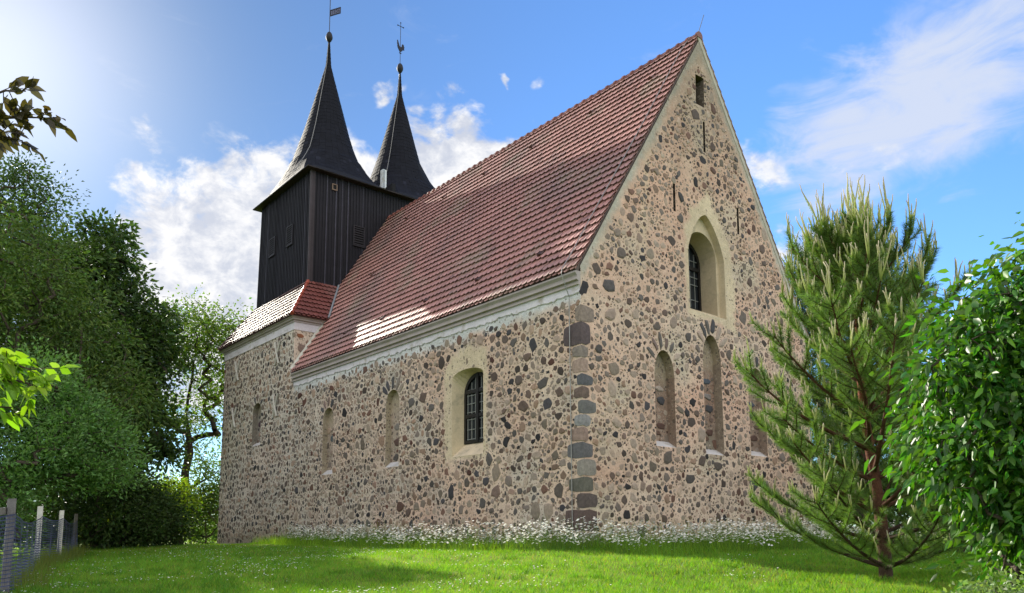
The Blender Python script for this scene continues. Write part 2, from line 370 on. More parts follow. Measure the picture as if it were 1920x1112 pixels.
class Packer:
    def __init__(s): s.grid = {}; s.items = []
    def free(s, u, v, r, gap):
        gx, gy = int(u // .5), int(v // .5)
        for i in (-1, 0, 1):
            for j in (-1, 0, 1):
                for (a, b, q) in s.grid.get((gx + i, gy + j), ()):
                    if (a - u) ** 2 + (b - v) ** 2 < (q + r + gap) ** 2: return False
        return True
    def put(s, u, v, r): s.grid.setdefault((int(u // .5), int(v // .5)), []).append((u, v, r))
def add_stone(mb, to3, u, v, rx, rz, rot, col, h, n=10, r=None, mat=0):
    r = r or rnd
    if max(rx, rz) < .045:
        n = 6
    ang = r.random() * 6.28; q = r.uniform(1.7, 3.4); cs, sn = math.cos(rot), math.sin(rot)
    out = []
    n = r.choice((7, 8, 9, 10)) if n > 6 else 6
    if r.random() < .3: col = mixl(col, C_MORT, r.uniform(.2, .55))
    rim = mixl(col, C_MORT, r.uniform(.1, .5))
    j = [r.uniform(.66, 1.16) for _ in range(n)]
    for k in range(n):
        t = ang + 2 * math.pi * (k + r.uniform(-.22, .22)) / n
        c, s_ = math.cos(t), math.sin(t)
        m_ = (abs(c) ** q + abs(s_) ** q) ** (-1 / q) * j[k]
        out.append((c * m_ * rx, s_ * m_ * rz))
    rings = ((1., -.012), (.93, h * .55), (.66, h)) if n > 6 else ((1., -.01), (.8, h))
    vs = []; cl = []
    tx, ty = r.uniform(-.25, .25), r.uniform(-.25, .25)
    for (k, d) in rings:
        for (a, b) in out:
            x = u + (a * cs - b * sn) * k; y = v + (a * sn + b * cs) * k
            vs.append(to3(x, y, d * (1 + tx * a / rx + ty * b / rz) if d > 0 else d)); cl.append(col if k < .95 else rim)
    vs.append(to3(u, v, h * 1.05)); cl.append(col)
    fs = [(i * n + k, i * n + (k + 1) % n, (i + 1) * n + (k + 1) % n, (i + 1) * n + k) for i in range(len(rings) - 1) for k in range(n)]
    o = (len(rings) - 1) * n
    fs += [(o + k, o + (k + 1) % n, o + n) for k in range(n)]
    mb.add(vs, fs, cl, mat)

def pack_wall(mb, to3, area, bbox, avoid, densf, tries, preset=(), mat=0, course=.25, seed=1, pk=None, scalef=lambda u, v: 1., hk=1.):
    r = random.Random(seed); pk = pk or Packer()
    for (u, v, rx, rz, rot, col) in preset:
        add_stone(mb, to3, u, v, rx, rz, rot, col or stone_col(r), .03 * hk, r=r, mat=mat)
        for t in (-.55, 0, .55): pk.put(u + math.cos(rot) * rx * t, v + math.sin(rot) * rx * t, min(rx, rz))
    for (r0, r1, n, gap, dpow) in tries:
        us = [r.uniform(bbox[0], bbox[1]) for _ in range(n)]; vs = [r.uniform(bbox[2], bbox[3]) for _ in range(n)]
        if r0 > .05: vs = [round(v / course) * course + r.uniform(-.05, .05) if r.random() < .8 else v for v in vs]
        ok = inpoly(np.array(us), np.array(vs), area)
        for a in avoid: ok &= ~inpoly(np.array(us), np.array(vs), a)
        for u, v, k in zip(us, vs, ok):
            if not k or r.random() > densf(u, v) ** dpow: continue
            q = r.uniform(r0, r1) * scalef(u, v)
            if not pk.free(u, v, q, gap * r.uniform(.5, 1.6)): continue
            if any(inside_near(u, v, q, a) for a in avoid): continue
            pk.put(u, v, q)
            asp = r.uniform(1.0, 1.5); rot = r.gauss(0, .45)
            if r.random() < .25: rot += 1.57
            add_stone(mb, to3, u, v, q * asp ** .5 * 1.06, q / asp ** .5 * 1.06, rot, stone_col(r), r.uniform(.006, .022) * (.6 + q * 4) * hk, r=r, mat=mat)
    return pk
def inside_near(u, v, q, poly):
    for i in range(len(poly)):
        ax, ay = poly[i]; bx, by = poly[(i + 1) % len(poly)]
        dx, dy = bx - ax, by - ay; t = max(0, min(1, ((u - ax) * dx + (v - ay) * dy) / (dx * dx + dy * dy + 1e-9)))
        if (ax + dx * t - u) ** 2 + (ay + dy * t - v) ** 2 < (q * .8) ** 2: return True
    return False

toS = lambda u, v, d: (u, -d, v)            # south face, d outwards
toE = lambda u, v, d: (d, u, v)             # gable face
toB = lambda u, v, d: (BX1 + d, u, v)       # east face of the west block
C_MORT, C_MORT_P, C_LIME, C_PLA = lin(205, 182, 163), lin(203, 167, 147), lin(198, 187, 175), lin(203, 185, 158)
C_GREY = lin(176, 172, 164)
def fbm(u, v, s, o=0): return noise.noise((u * s, v * s, o)) + .5 * noise.noise((u * s * 2.1, v * s * 2.1, o + 5))
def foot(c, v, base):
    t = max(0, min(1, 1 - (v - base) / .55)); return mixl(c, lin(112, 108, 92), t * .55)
def near_poly(u, v, poly, w, jit):
    if inpoly(np.array([u]), np.array([v]), poly)[0]: return 1.
    best = 9
    for i in range(len(poly)):
        ax, ay = poly[i]; bx, by = poly[(i + 1) % len(poly)]; dx, dy = bx - ax, by - ay
        t = max(0, min(1, ((u - ax) * dx + (v - ay) * dy) / (dx * dx + dy * dy + 1e-9)))
        best = min(best, math.hypot(ax + dx * t - u, ay + dy * t - v))
    return max(0., min(1., (w + jit - best) / .12))

def voussoirs(cx, zs, rx, rz, n, seed, size=(.2, .085)):
    r = random.Random(seed); o = []
    for k in range(n):
        t = R(28 + 124 * (k + .5) / n) + r.uniform(-.06, .06); L = size[0] * r.uniform(.8, 1.15)
        o.append((cx + math.cos(t) * (rx + L * 1.1), zs + math.sin(t) * (rz + L * 1.1), L, size[1] * r.uniform(.8, 1.1), t, mulc(r.choice([lin(84, 82, 84), lin(104, 98, 94), lin(72, 70, 74), lin(118, 100, 94)]), r.uniform(.8, 1.1))))
    return o

QUOINS = []
def make_quoins():
    r = random.Random(4); z = .1
    hs = [(.36, .4, .44, lin(112, 108, 104)), (.52, .58, .4, lin(92, 76, 72)), (.36, .22, .42, lin(84, 74, 72)), (.36, .46, .3, lin(92, 92, 84)), (.4, .2, .4, lin(120, 118, 114)), (.38, .5, .3, lin(84, 86, 92)), (.34, .4, .16, lin(128, 104, 98)),
          (.3, .26, .24, lin(124, 128, 134)), (.34, .14, .44, lin(100, 100, 100)), (.3, .26, .22, lin(72, 56, 54)), (.3, .16, .34, lin(86, 88, 94)), (.36, .3, .2, lin(148, 124, 114)), (.3, .3, .2, lin(100, 96, 94)), (.54, .56, .28, lin(84, 72, 75)),
          (.4, .18, .42, lin(128, 114, 105)), (.34, 0, .0, lin(120, 110, 100)), (.3, .36, .3, lin(88, 80, 78)), (.34, .2, .4, lin(96, 95, 98)), (.36, .22, .52, lin(130, 115, 109)), (.42, .38, .42, lin(82, 86, 98))]
    for (h, a, b, c) in hs:
        if z + h > 5.95: break
        if a > 0 and b > 0: QUOINS.append((z + .02, z + h - .02, a, b, c))
        z += h
make_quoins()
QAS = [[(-a, z0 - .02), (.05, z0 - .02), (.05, z1 + .02), (-a, z1 + .02)] for z0, z1, a, b, c in QUOINS]
QAE = [[(-.05, z0 - .02), (b, z0 - .02), (b, z1 + .02), (-.05, z1 + .02)] for z0, z1, a, b, c in QUOINS]
# ---- south wall (nave + west block in one plane)
win_o = arch(-5.04, -3.64, 2.49, 4.66, 4.86, 12, seg=True)
win_i = arch(-4.95, -3.73, 2.86, 4.22, 4.80, 12)
sn = [arch(-19.4, -18.5, 3.98, 5.40, 5.78, 10), arch(-12.87, -12.07, 2.43, 4.38, 4.78, 10), arch(-8.57, -7.78, 2.42, 4.42, 4.82, 10)]
S_out_nave = [(NX - .1, -.6), (0, -.6), (0, 5.96), (NX - .1, 5.96)]
S_out_blk = [(BX0, -.6), (BX1, -.6), (BX1, 8.3), (BX0, 8.3)]
plasterS = [(-5.34, 2.4), (-3.55, 2.4), (-3.42, 4.6), (-3.5, 5.28), (-4.3, 5.5), (-5.05, 5.3), (-5.45, 4.8)]
def colS(u, v):
    t = max(0, min(1, (-u - 5) / 11)); c = mixl(C_MORT, C_LIME, t)
    c = mixl(c, C_MORT_P, max(0, min(.75, fbm(u, v, .45, 1) * .9 + .25)) * (1 - .7 * t))
    c = mixl(c, C_GREY, max(0, min(.5, fbm(u, v, .8, 7))))
    k = near_poly(u, v, plasterS, .0, .15 * fbm(u, v, 2, 3)) if -6 < u < -3 else 0
    c = mixl(c, C_PLA, k)
    if v > 5.62 and u > NX: c = mixl(c, lin(200, 200, 200), max(0, min(1, (v - 5.62 + .2 * fbm(u, v, 1.3, 2)) / .15)))
    if u < BX1: c = mulc(c, 1.02)
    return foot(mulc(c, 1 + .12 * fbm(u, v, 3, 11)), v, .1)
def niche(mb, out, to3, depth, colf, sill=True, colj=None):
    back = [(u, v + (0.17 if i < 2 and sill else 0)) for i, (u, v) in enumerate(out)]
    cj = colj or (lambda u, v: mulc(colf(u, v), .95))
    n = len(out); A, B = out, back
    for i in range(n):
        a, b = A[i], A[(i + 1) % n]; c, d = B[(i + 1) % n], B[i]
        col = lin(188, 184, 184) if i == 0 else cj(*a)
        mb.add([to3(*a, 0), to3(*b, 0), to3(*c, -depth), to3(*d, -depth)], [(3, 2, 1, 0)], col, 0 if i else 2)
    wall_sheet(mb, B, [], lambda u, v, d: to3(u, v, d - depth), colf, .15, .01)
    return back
def build_south():
    mb = MB()
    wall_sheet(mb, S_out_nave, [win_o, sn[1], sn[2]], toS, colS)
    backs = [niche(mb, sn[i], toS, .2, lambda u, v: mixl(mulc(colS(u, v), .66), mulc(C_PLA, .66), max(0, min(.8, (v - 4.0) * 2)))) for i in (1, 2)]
    loft(mb, win_o, win_i, toS, 0, -.4, C_PLA, 2)
    voids = [win_o] + [sn[1], sn[2]]
    pre = voussoirs(-12.47, 4.38, .4, .4, 5, 3) + voussoirs(-8.17, 4.42, .4, .4, 5, 4, (.24, .1))
    r = random.Random(5)
    area = [(NX - .05, .0), (-.06, .0), (-.06, 5.9), (NX - .05, 5.9)]
    pack = Packer()
    dens = lambda u, v: min(1, max(.12, .66 + .45 * max(0, min(1, (-u - 3) / 7)) + .7 * fbm(u, v, .6, 21) + .4 * fbm(u, v, 1.8, 23) + (.25 if v < 1.6 else 0) + (.2 if 5.2 < v < 5.75 else 0)))
    sc = lambda u, v: 1.0 - .12 * max(0, min(1, (-u - 5) / 8))
    pack_wall(mb, toS, area, (NX, 0, 0, 5.72), voids + [plasterS] + QAS, dens,
              ((.15, .2, 110, .06, 1), (.11, .145, 500, .04, 1), (.08, .11, 5200, .022, .9), (.05, .08, 24000, .014, .8), (.03, .048, 46000, .011, .75), (.013, .027, 60000, .009, .55)), pre, mat=1, seed=11, pk=pack, scalef=sc)
    for i, b in zip((1, 2), backs):            # stones of the infill
        top = 4.0 if i == 1 else 4.05
        a = [(b[0][0] + .03, b[0][1]), (b[1][0] - .03, b[1][1]), (b[1][0] - .03, top), (b[0][0] + .03, top)]
        pre2 = [(sum(x[0] for x in a) / 4 + .02, z_, .24, .13, r.uniform(-.1, .1), c) for z_, c in ((3.68, lin(78, 84, 88)), (3.2, lin(92, 70, 64)))]
        pack_wall(mb, lambda u, v, d: toS(u, v, d - .2), a, (a[0][0], a[1][0], a[0][1], top), [], lambda u, v: .8, ((.1, .14, 60, .04, 1), (.05, .1, 200, .025, 1), (.02, .04, 200, .02, 1)), pre2, mat=1, seed=40 + i)
    o = mb.build('nave_wall', [MAT['mortar'], MAT['stone'], MAT['plaster']], church)
    # west block
    mb = MB()
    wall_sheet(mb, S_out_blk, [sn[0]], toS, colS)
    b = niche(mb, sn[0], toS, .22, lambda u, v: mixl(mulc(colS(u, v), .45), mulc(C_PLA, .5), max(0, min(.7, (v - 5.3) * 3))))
    a = [(b[0][0] + .03, b[0][1]), (b[1][0] - .03, b[1][1]), (b[1][0] - .03, 5.25), (b[0][0] + .03, 5.25)]
    pack_wall(mb, lambda u, v, d: toS(u, v, d - .22), a, (a[0][0], a[1][0], a[0][1], 5.25), [], lambda u, v: 1, ((.12, .16, 60, .03, 1), (.05, .1, 200, .025, 1)), [(-18.95, 4.95, .3, .17, 0, lin(72, 52, 62)), (-18.93, 4.5, .32, .15, .05, lin(108, 66, 56))], mat=1, seed=55)
    pack_wall(mb, toS, [(BX0 + .03, 0), (BX1 - .05, 0), (BX1 - .05, 8.25), (BX0 + .03, 8.25)], (BX0, BX1, -.2, 8.25), [sn[0]], lambda u, v: .95,
              ((.12, .15, 250, .04, 1), (.085, .12, 5000, .03, 1), (.055, .085, 20000, .02, 1), (.03, .055, 26000, .015, 1), (.015, .03, 20000, .012, 1)), voussoirs(-18.95, 5.4, .42, .36, 5, 9), mat=1, seed=21)
    # east face of the block above the nave roof, with red brick patches
    wall_sheet(mb, [(0, 5), (NW, 5), (NW, 8.3), (0, 8.3)], [], toB, lambda u, v: mulc(mixl(C_MORT, C_LIME, .4), 1 + .12 * fbm(u, v, 3, 2)))
    pack_wall(mb, toB, [(.05, 5.4), (3, 5.4), (3, 8.2), (.05, 8.2)], (0, 3, 5.4, 8.2), [], lambda u, v: 1, ((.14, .2, 200, .03, 1), (.08, .14, 700, .025, 1), (.03, .07, 900, .02, 1)),
              [(.3, 7.55, .24, .19, 0, lin(88, 66, 64)), (.3, 7.0, .24, .17, 0, lin(112, 66, 54)), (.32, 6.55, .22, .14, 0, lin(104, 60, 52)), (.85, 7.6, .17, .14, .3, lin(110, 76, 62)), (.25, 8.0, .2, .09, 0, lin(140, 92, 66))], mat=1, seed=31)
    mb.box((BX0, .002, -.6), (BX0 + .3, NW, 8.3), C_LIME, 0); mb.box((BX0 + .3, NW - .3, -.6), (BX1 - .002, NW - .002, 8.3), C_LIME, 0)
    mb.build('tower_base_wall', [MAT['mortar'], MAT['stone'], MAT['plaster']], church)
build_south()

# ---- gable wall
def slope_z(y): return RIDGE_Z - .1 - SL * abs(y - NW / 2)
E_out = [(0, -.6), (NW, -.6), (NW, slope_z(NW) - .02), (NW / 2, RIDGE_Z - .12), (0, slope_z(0) - .02)]
gw_o = arch(4.13, 5.77, 6.3, 7.95, 9.14, 14, pointed=True)
gw_m = arch(4.32, 5.66, 6.42, 8.02, 8.70, 14)
gn = [arch(2.57, 3.36, 2.55, 4.35, 5.02, 10), arch(4.6, 5.42, 2.47, 5.0, 5.74, 10), arch(6.7, 7.55, 2.55, 4.4, 5.1, 10)]
slits = [[(4.73, 12.35), (5.12, 12.36), (5.14, 13.26), (4.75, 13.25)], [(5.0, 11.0), (5.1, 11.0), (5.11, 11.92), (5.02, 11.92)], [(3.55, 8.88), (3.65, 8.88), (3.66, 9.66), (3.56, 9.66)], [(6.5, 8.98), (6.6, 8.98), (6.61, 9.78), (6.51, 9.78)]]
plasterE = [(4.0, 6.2), (5.3, 6.12), (6.2, 6.0), (6.22, 7.2), (6.1, 8.4), (5.55, 9.2), (5.1, 9.75), (4.8, 9.5), (4.35, 9.2), (3.95, 8.3)]
vergeL = [(.0, slope_z(0) - .3), (.12, slope_z(.12) - .55), (NW / 2, RIDGE_Z - .75), (NW - .12, slope_z(.12) - .55), (NW, slope_z(0) - .3), (NW, slope_z(0) + .5), (NW / 2, RIDGE_Z + .3), (0, slope_z(0) + .5)]
def colE(u, v):
    c = mixl(C_MORT, C_MORT_P, max(0, min(1, .45 + .9 * fbm(u, v, .4, 31) + (.4 if v > 6 else 0))))
    c = mixl(c, lin(192, 180, 160), max(0, min(.8, fbm(u, v, .7, 17) * 1.2)))
    if 6.7 < v < 13:                                   # old vertical ghost line below the ridge
        k = max(0, 1 - abs(u - 5.05 - .05 * noise.noise((0, v, 1))) / .12); c = mixl(c, C_PLA, k * .5)
        k = max(0, 1 - abs(u - 2.6 - (v - 10.5) * .12) / .14); c = mixl(c, C_PLA, k * .6 if v < 11 else 0)
    c = mixl(c, C_PLA, near_poly(u, v, plasterE, .0, .14 * fbm(u, v, 2, 3)) if 3.4 < u < 6.8 and 5.6 < v < 10.2 else 0)
    e = slope_z(u) - v
    c = mixl(c, lin(176, 170, 158), max(0, min(1, (.40 + .2 * fbm(u, v, 1.5, 4) - e) / .14)))
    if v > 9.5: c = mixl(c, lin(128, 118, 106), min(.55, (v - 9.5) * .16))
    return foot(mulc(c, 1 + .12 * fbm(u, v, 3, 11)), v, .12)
def build_gable():
    mb = MB()
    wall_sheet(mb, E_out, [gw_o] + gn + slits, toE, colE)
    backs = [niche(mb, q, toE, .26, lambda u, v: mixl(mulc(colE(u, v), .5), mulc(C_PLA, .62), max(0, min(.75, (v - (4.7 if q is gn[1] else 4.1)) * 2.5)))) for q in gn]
    # stepped window recess
    loft(mb, gw_o, [(u, v) for u, v in gw_o], toE, 0, -.2, mulc(C_PLA, .92), 2)
    n = len(gw_o); vs = [toE(u, v, -.2) for u, v in gw_o] + [toE(u, v, -.2) for u, v in gw_m]
    mb.add(vs, [(i, (i + 1) % n, n + (i + 1) % n, n + i) for i in range(n)], C_PLA, 2)
    gw_d = [(u, v + (.2 if i < 2 else -.06)) for i, (u, v) in enumerate(gw_m)]
    loft(mb, gw_m, gw_d, toE, -.2, -.84, mulc(C_PLA, .8), 2)
    for s in slits:
        loft(mb, s, s, toE, 0, -.45, lin(96, 86, 78) if s is slits[0] else lin(40, 36, 33), 0); cap(mb, s, toE, -.45, lin(30, 28, 26), 0)
    voids = [gw_o] + gn + slits
    pre = voussoirs(2.965, 4.45, .4, .55, 6, 13, (.2, .075)) + voussoirs(5.01, 5.1, .41, .62, 6, 14, (.25, .1)) + voussoirs(7.12, 4.5, .42, .58, 6, 15, (.22, .08))
    dens = lambda u, v: min(1, max(.1, (.76 if v < 6.1 else .24) + .8 * fbm(u, v, .6, 71) + .4 * fbm(u, v, 1.8, 73) + (.4 if slope_z(u) - v < 1.5 else 0) + (.4 if v > 10.6 else 0) + (.45 if u > 6.6 and v > 5.8 else 0)))
    area = [(.08, .0), (NW - .05, .0), (NW - .05, slope_z(0) - .35), (NW / 2, RIDGE_Z - .8), (.2, slope_z(.2) - .5), (.08, 5.8)]
    pre += [(.95, 6.3, .26, .2, .3, lin(84, 78, 78)), (1.0, 5.6, .3, .16, .2, lin(92, 78, 72)), (3.9, 9.35, .14, .17, .6, lin(62, 60, 62)), (3.85, 8.75, .14, .13, 0, lin(96, 88, 84))]
    pack_wall(mb, toE, area, (.05, NW, 0, RIDGE_Z - 1), voids + [plasterE] + QAE, dens,
              ((.15, .2, 90, .07, 1), (.11, .145, 420, .05, 1), (.078, .11, 4600, .026, 1), (.05, .078, 20000, .016, .9), (.028, .048, 44000, .013, .8), (.011, .026, 60000, .01, .6)), pre, mat=1, seed=77)
    for i, b in enumerate(backs):
        top = 4.75 if i == 1 else 4.15
        a = [(b[0][0] + .03, b[0][1]), (b[1][0] - .03, b[1][1]), (b[1][0] - .03, top), (b[0][0] + .03, top)]
        pack_wall(mb, lambda u, v, d: toE(u, v, d - .26), a, (a[0][0], a[1][0], a[0][1], top), [], lambda u, v: .9, ((.1, .15, 80, .04, 1), (.05, .1, 250, .03, 1), (.02, .04, 200, .02, 1)),
                  [((a[0][0] + a[1][0]) / 2 + du, zz, rx_, rz_, rr_, mulc(cc_, .9)) for (du, zz, rx_, rz_, rr_, cc_) in ((.12, 3.1, .2, .1, .05, lin(96, 72, 64)), (-.16, 3.55, .14, .12, .1, lin(84, 80, 80)), (.14, 3.75, .18, .13, 0, lin(74, 72, 76)), (-.05, 2.92, .16, .07, 0, lin(104, 80, 68)), (.1, 4.08, .2, .09, -.05, lin(84, 90, 100)), (-.17, 4.0, .13, .1, .2, lin(100, 84, 76)))] + ([(5.0, 4.5, .28, .1, .03, lin(78, 84, 94))] if i == 1 else []), mat=1, seed=90 + i)
    # quoins of the south-east corner: rough boulders that turn the corner
    r = random.Random(3)
    for (z0, z1, a, b, c) in QUOINS:
        p = .012; j = lambda k=.03: r.uniform(-k, k); zm = (z0 + z1) / 2; e0, e1 = z0 + j(.02), z1 + j(.02)
        def side(w, t):
            o = [(0, e0), (w * .45, z0 + j(.015)), (w * .86, z0 + .012 + abs(j(.025))), (w * .99, z0 + .06 + j(.02)), (w * r.uniform(.96, 1.04), zm + j(.03)), (w * .98, z1 - .05 + j(.02)), (w * .86, z1 - .01 - abs(j(.03))), (w * .4, z1 + j(.015)), (0, e1)]
            n = len(o); f = [t(u, v, p + (0 if u == 0 else j(.006))) for u, v in o]; k = [t(u * 1.05, zm + (v - zm) * 1.06, -.012) for u, v in o]; ce = t(w * .45, zm + j(.03), p + .012)
            return f, k, ce, n
        cc = mixl(mulc(c, r.uniform(.8, 1.05)), C_MORT, r.uniform(.0, .25))
        for w, t in ((a, lambda u, v, d: (-u if u > 0 else p, -d if u > 0 else -p, v)), (b, lambda u, v, d: (d if u > 0 else p, u if u > 0 else -p, v))):
            f, k, ce, n = side(w, t); sw = (t(1, 0, 0)[0] < 0)
            fs = [(q, q + 1, 2 * n) for q in range(n - 1)] + [(n - 1, 0, 2 * n)] + [(q, n + q, n + q + 1, q + 1) for q in range(1, n - 2)]
            mb.add(f + k + [ce], [x[::-1] for x in fs] if sw else fs, [mulc(cc, r.uniform(.85, 1.08)) for _ in range(2 * n + 1)], 1)
    mb.build('gable_wall', [MAT['mortar'], MAT['stone'], MAT['plaster']], church)
    # north wall and gable back (out of sight, closes the building)
    mb = MB(); mb.box((NX, NW - .3, -.6), (-.5, NW - .003, 6.2), C_MORT); mb.add([(-1.1, .01, -.6), (-1.1, NW - .01, -.6), (-1.1, NW - .01, slope_z(NW) - .1), (-1.1, NW / 2, RIDGE_Z - .3), (-1.1, .01, slope_z(0) - .1)], [(0, 1, 2, 3, 4)], lin(50, 46, 42))
    mb.add([(-.5, NW - .002, -.6), (0, NW - .002, -.6), (0, NW - .002, 6.2), (-.5, NW - .002, 6.2)], [(3, 2, 1, 0)], C_MORT)
    mb.build('north_wall', MAT['mortar'], church)
build_gable()

# ---- windows
def build_window(to3, out, depth, mull, trans, bars_u, bars_v, name_seed, fw=.085):
    fr = MB(); inner = []
    cu_, cz_ = sum(p[0] for p in out) / len(out), (min(p[1] for p in out) + max(p[1] for p in out)) / 2
    for (u, v) in out:
        d = math.hypot(u - cu_, v - cz_); inner.append((u - (u - cu_) / d * fw * 1.2, v - (v - cz_) / d * fw * 1.2))
    inner[0] = (out[0][0] + fw, out[0][1] + fw); inner[1] = (out[1][0] - fw, out[1][1] + fw)
    loft(fr, out, inner, to3, -depth + .05, -depth + .05, lin(26, 24, 25)); loft(fr, inner, inner, to3, -depth + .05, -depth - .03, lin(20, 19, 20))
    def bar(u0, v0, u1, v1, d0, d1, c, mb):
        P = [to3(u, v, d) for d in (d0, d1) for (u, v) in ((u0, v0), (u1, v0), (u1, v1), (u0, v1))]
        mb.hexa(P, c)
    u0, u1 = min(p[0] for p in out), max(p[0] for p in out); v0, v1 = min(p[1] for p in out), max(p[1] for p in out)
    hh = lambda u: max(v for (a, v) in out if True) - ((abs(u - cu_) / ((u1 - u0) / 2)) ** 2) * .55
    bar(mull - .055, v0 + .02, mull + .055, hh(mull) - .03, -depth - .02, -depth + .07, lin(24, 22, 23), fr)
    for t in trans: bar(u0 + .05, t - .05, u1 - .05, t + .05, -depth - .02, -depth + .06, lin(24, 22, 23), fr)
    f = fr.build('window', MAT['frame'], church)
    gl = MB(); cap(gl, out, to3, -depth - .01, lin(34, 38, 43)); gl.build('pane', MAT['glass'], f)
    le = MB()
    for u in bars_u: bar(u - .009, v0 + .1, u + .009, hh(u) - .1, -depth - .005, -depth + .02, lin(150, 152, 150), le)
    for v in bars_v: bar(u0 + .1, v - .009, u1 - .1, v + .009, -depth - .005, -depth + .019, lin(150, 152, 150), le)
    le.build('glazing_bar', MAT['wire'], f)
    return f
f1 = build_window(toS, win_i, .4, -4.34, (3.62, 4.3), (-4.82, -4.64, -4.47, -4.21, -4.04, -3.87), (2.98, 3.25, 3.53, 3.73, 3.97, 4.2, 4.36), 1)
gw_d = [(u, v + (.2 if i < 2 else -.06)) for i, (u, v) in enumerate(gw_m)]
f2 = build_window(toE, gw_d, .78, 4.98, (7.86,), (4.55, 4.76, 5.2, 5.42), (6.95, 7.4, 7.62, 8.1), 2)

# ---- cornices
def sweep(mb, prof, path, col, mat=0):
    """prof: list of (out, z); path: list of (x, y, nx, ny) with outward mitre vector"""
    n = len(prof); vs = []
    for (x, y, nx, ny) in path:
        for (o, z) in prof: vs.append((x + nx * o, y + ny * o, z))
    fs = [(i * n + k, (i + 1) * n + k, (i + 1) * n + k + 1, i * n + k + 1) for i in range(len(path) - 1) for k in range(n - 1)]
    cl = [c for _ in path for c in col]
    mb.add(vs, fs, cl, mat)
wht, gry, dgr = lin(206, 200, 207), lin(166, 156, 154), lin(142, 134, 132)
mb = MB()
prof = [(.006, 5.93), (.03, 5.95), (.03, 6.1), (.03, 6.12), (.085, 6.13), (.085, 6.17), (.06, 6.18), (.06, 6.22), (.13, 6.24), (.13, 6.29), (.10, 6.30), (.11, 6.34), (.17, 6.40), (.17, 6.44), (.0, 6.45)]
pcol = [wht] * 4 + [gry] * 4 + [gry] * 5 + [dgr] * 2
r = random.Random(8)
xs = np.linspace(NX + .03, 0, 260)
for i in range(len(xs) - 1):                     # the frieze has a ragged lower edge
    pass
n = len(prof); vs = []; cl = []
for i, x in enumerate(xs):
    jag = .05 * fbm(x, 0, 1.3, 40) + .06 * noise.noise((x * 6, 0, 2)) + .04 * noise.noise((x * 15, 0, 6))
    for k, (o, z) in enumerate(prof):
        vs.append((x, -o, z + (jag - .0 if k < 2 else 0))); cl.append(pcol[k])
mb.add(vs, [(i * n + k, i * n + k + 1, (i + 1) * n + k + 1, (i + 1) * n + k)[::-1] for i in range(len(xs) - 1) for k in range(n - 1)], cl)
mb.add([(0, -o, z) for o, z in prof] , [tuple(range(n))], gry)
mb.build('cornice', MAT['plaster'], church)
mb = MB()
prof = [(.004, 8.22), (.03, 8.23), (.03, 8.52), (.07, 8.53), (.07, 8.57), (.05, 8.58), (.13, 8.62), (.13, 8.66), (.2, 8.7), (.2, 8.735), (0, 8.745)]
pcol = [wht] * 3 + [gry] * 6 + [dgr] * 2
d = 1
sweep(mb, prof, [(BX0, NW, -1, 1), (BX0, 0, -1, -1), (BX1, 0, 1, -1), (BX1, 5, 1, 0)], pcol)
mb.build('cornice', MAT['plaster'], church)

# ---- tiled roofs: plain tiles in double courses with rounded tails
def tile_slope(mb, P0, eu, ev, nrm, rows, pitch, w, xr, colf, seed=1, mat=0, lift=.0):
    """rows of tiles: P0 origin at the eave, eu along the eave, ev up the slope; xr(row) -> (u0, u1)"""
    r = random.Random(seed); P0, eu, ev, nrm = Vector(P0), Vector(eu), Vector(ev), Vector(nrm)
    for k in range(rows):
        u0, u1 = xr(k)
        if u1 - u0 < .05: continue
        for lay in (0, 1):
            off = (0 if lay == 0 else w / 2); nn = int((u1 - u0) / w) + 2
            s0 = k * pitch - (.0 if lay == 0 else -.06)         # the upper layer stops a little short of the lower
            hb, ht = (.036, .0) if lay == 0 else (.078, .016)
            for i in range(-1, nn):
                a, b = u0 + i * w + off - u0 % w, u0 + (i + 1) * w + off - u0 % w
                if b <= u0 + .02 or a >= u1 - .02: continue
                a, b = max(a, u0), min(b, u1)
                if a >= b - .02: continue
                a += .003; b -= .003
                c = colf(r, (a + b) / 2, s0); js = r.uniform(-.008, .008); jh = r.uniform(-.004, .006)
                tail = [(a, .075), (a + (b - a) * .12, .034), (a + (b - a) * .33, .003), (a + (b - a) * .67, .003), (a + (b - a) * .88, .034), (b, .075)]
                pt = lambda u, s, h: P0 + eu * u + ev * s + nrm * (h + lift)
                top = s0 + pitch * 1.12
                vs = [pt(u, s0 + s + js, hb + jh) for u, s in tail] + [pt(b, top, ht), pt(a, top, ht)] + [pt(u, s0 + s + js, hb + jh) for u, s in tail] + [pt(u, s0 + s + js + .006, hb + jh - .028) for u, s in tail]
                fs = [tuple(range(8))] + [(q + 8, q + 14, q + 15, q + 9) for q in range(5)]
                mb.add(vs, fs, [c] * 8 + [mulc(c, .38)] * 12, mat)      # tile ends darkened in colour to draw shade lines between courses
def tcol(base, var=.10):
    def f(r, u, s):
        k = 1 + r.uniform(-var, var); c = mulc(base, k)
        n_ = noise.noise((u * .35, s * .35, 2)) + .4 * noise.noise((u * 1.1, s * 1.1, 7))
        if r.random() < .05: c = mulc(c, .65)
        return mixl(c, lin(122, 104, 100), max(0, min(.6, n_ * .9)))
    return f
NAVE_C, RED_C = lin(168, 122, 113), lin(114, 64, 57)
slen = math.hypot(NW / 2 - EAVE_Y, RIDGE_Z - EAVE_Z); ev = Vector((0, (NW / 2 - EAVE_Y) / slen, (RIDGE_Z - EAVE_Z) / slen)); nr = Vector((0, -ev.z, ev.y))
def nave_x0(z):
    if z < 8.80: return NX + .03
    if z < TZ0: return -15.27 - (z - 8.75) / (TZ0 - 8.75) * 1.7 - .05
    return TX1 + .01
ROWS = 32; PIT = slen / ROWS
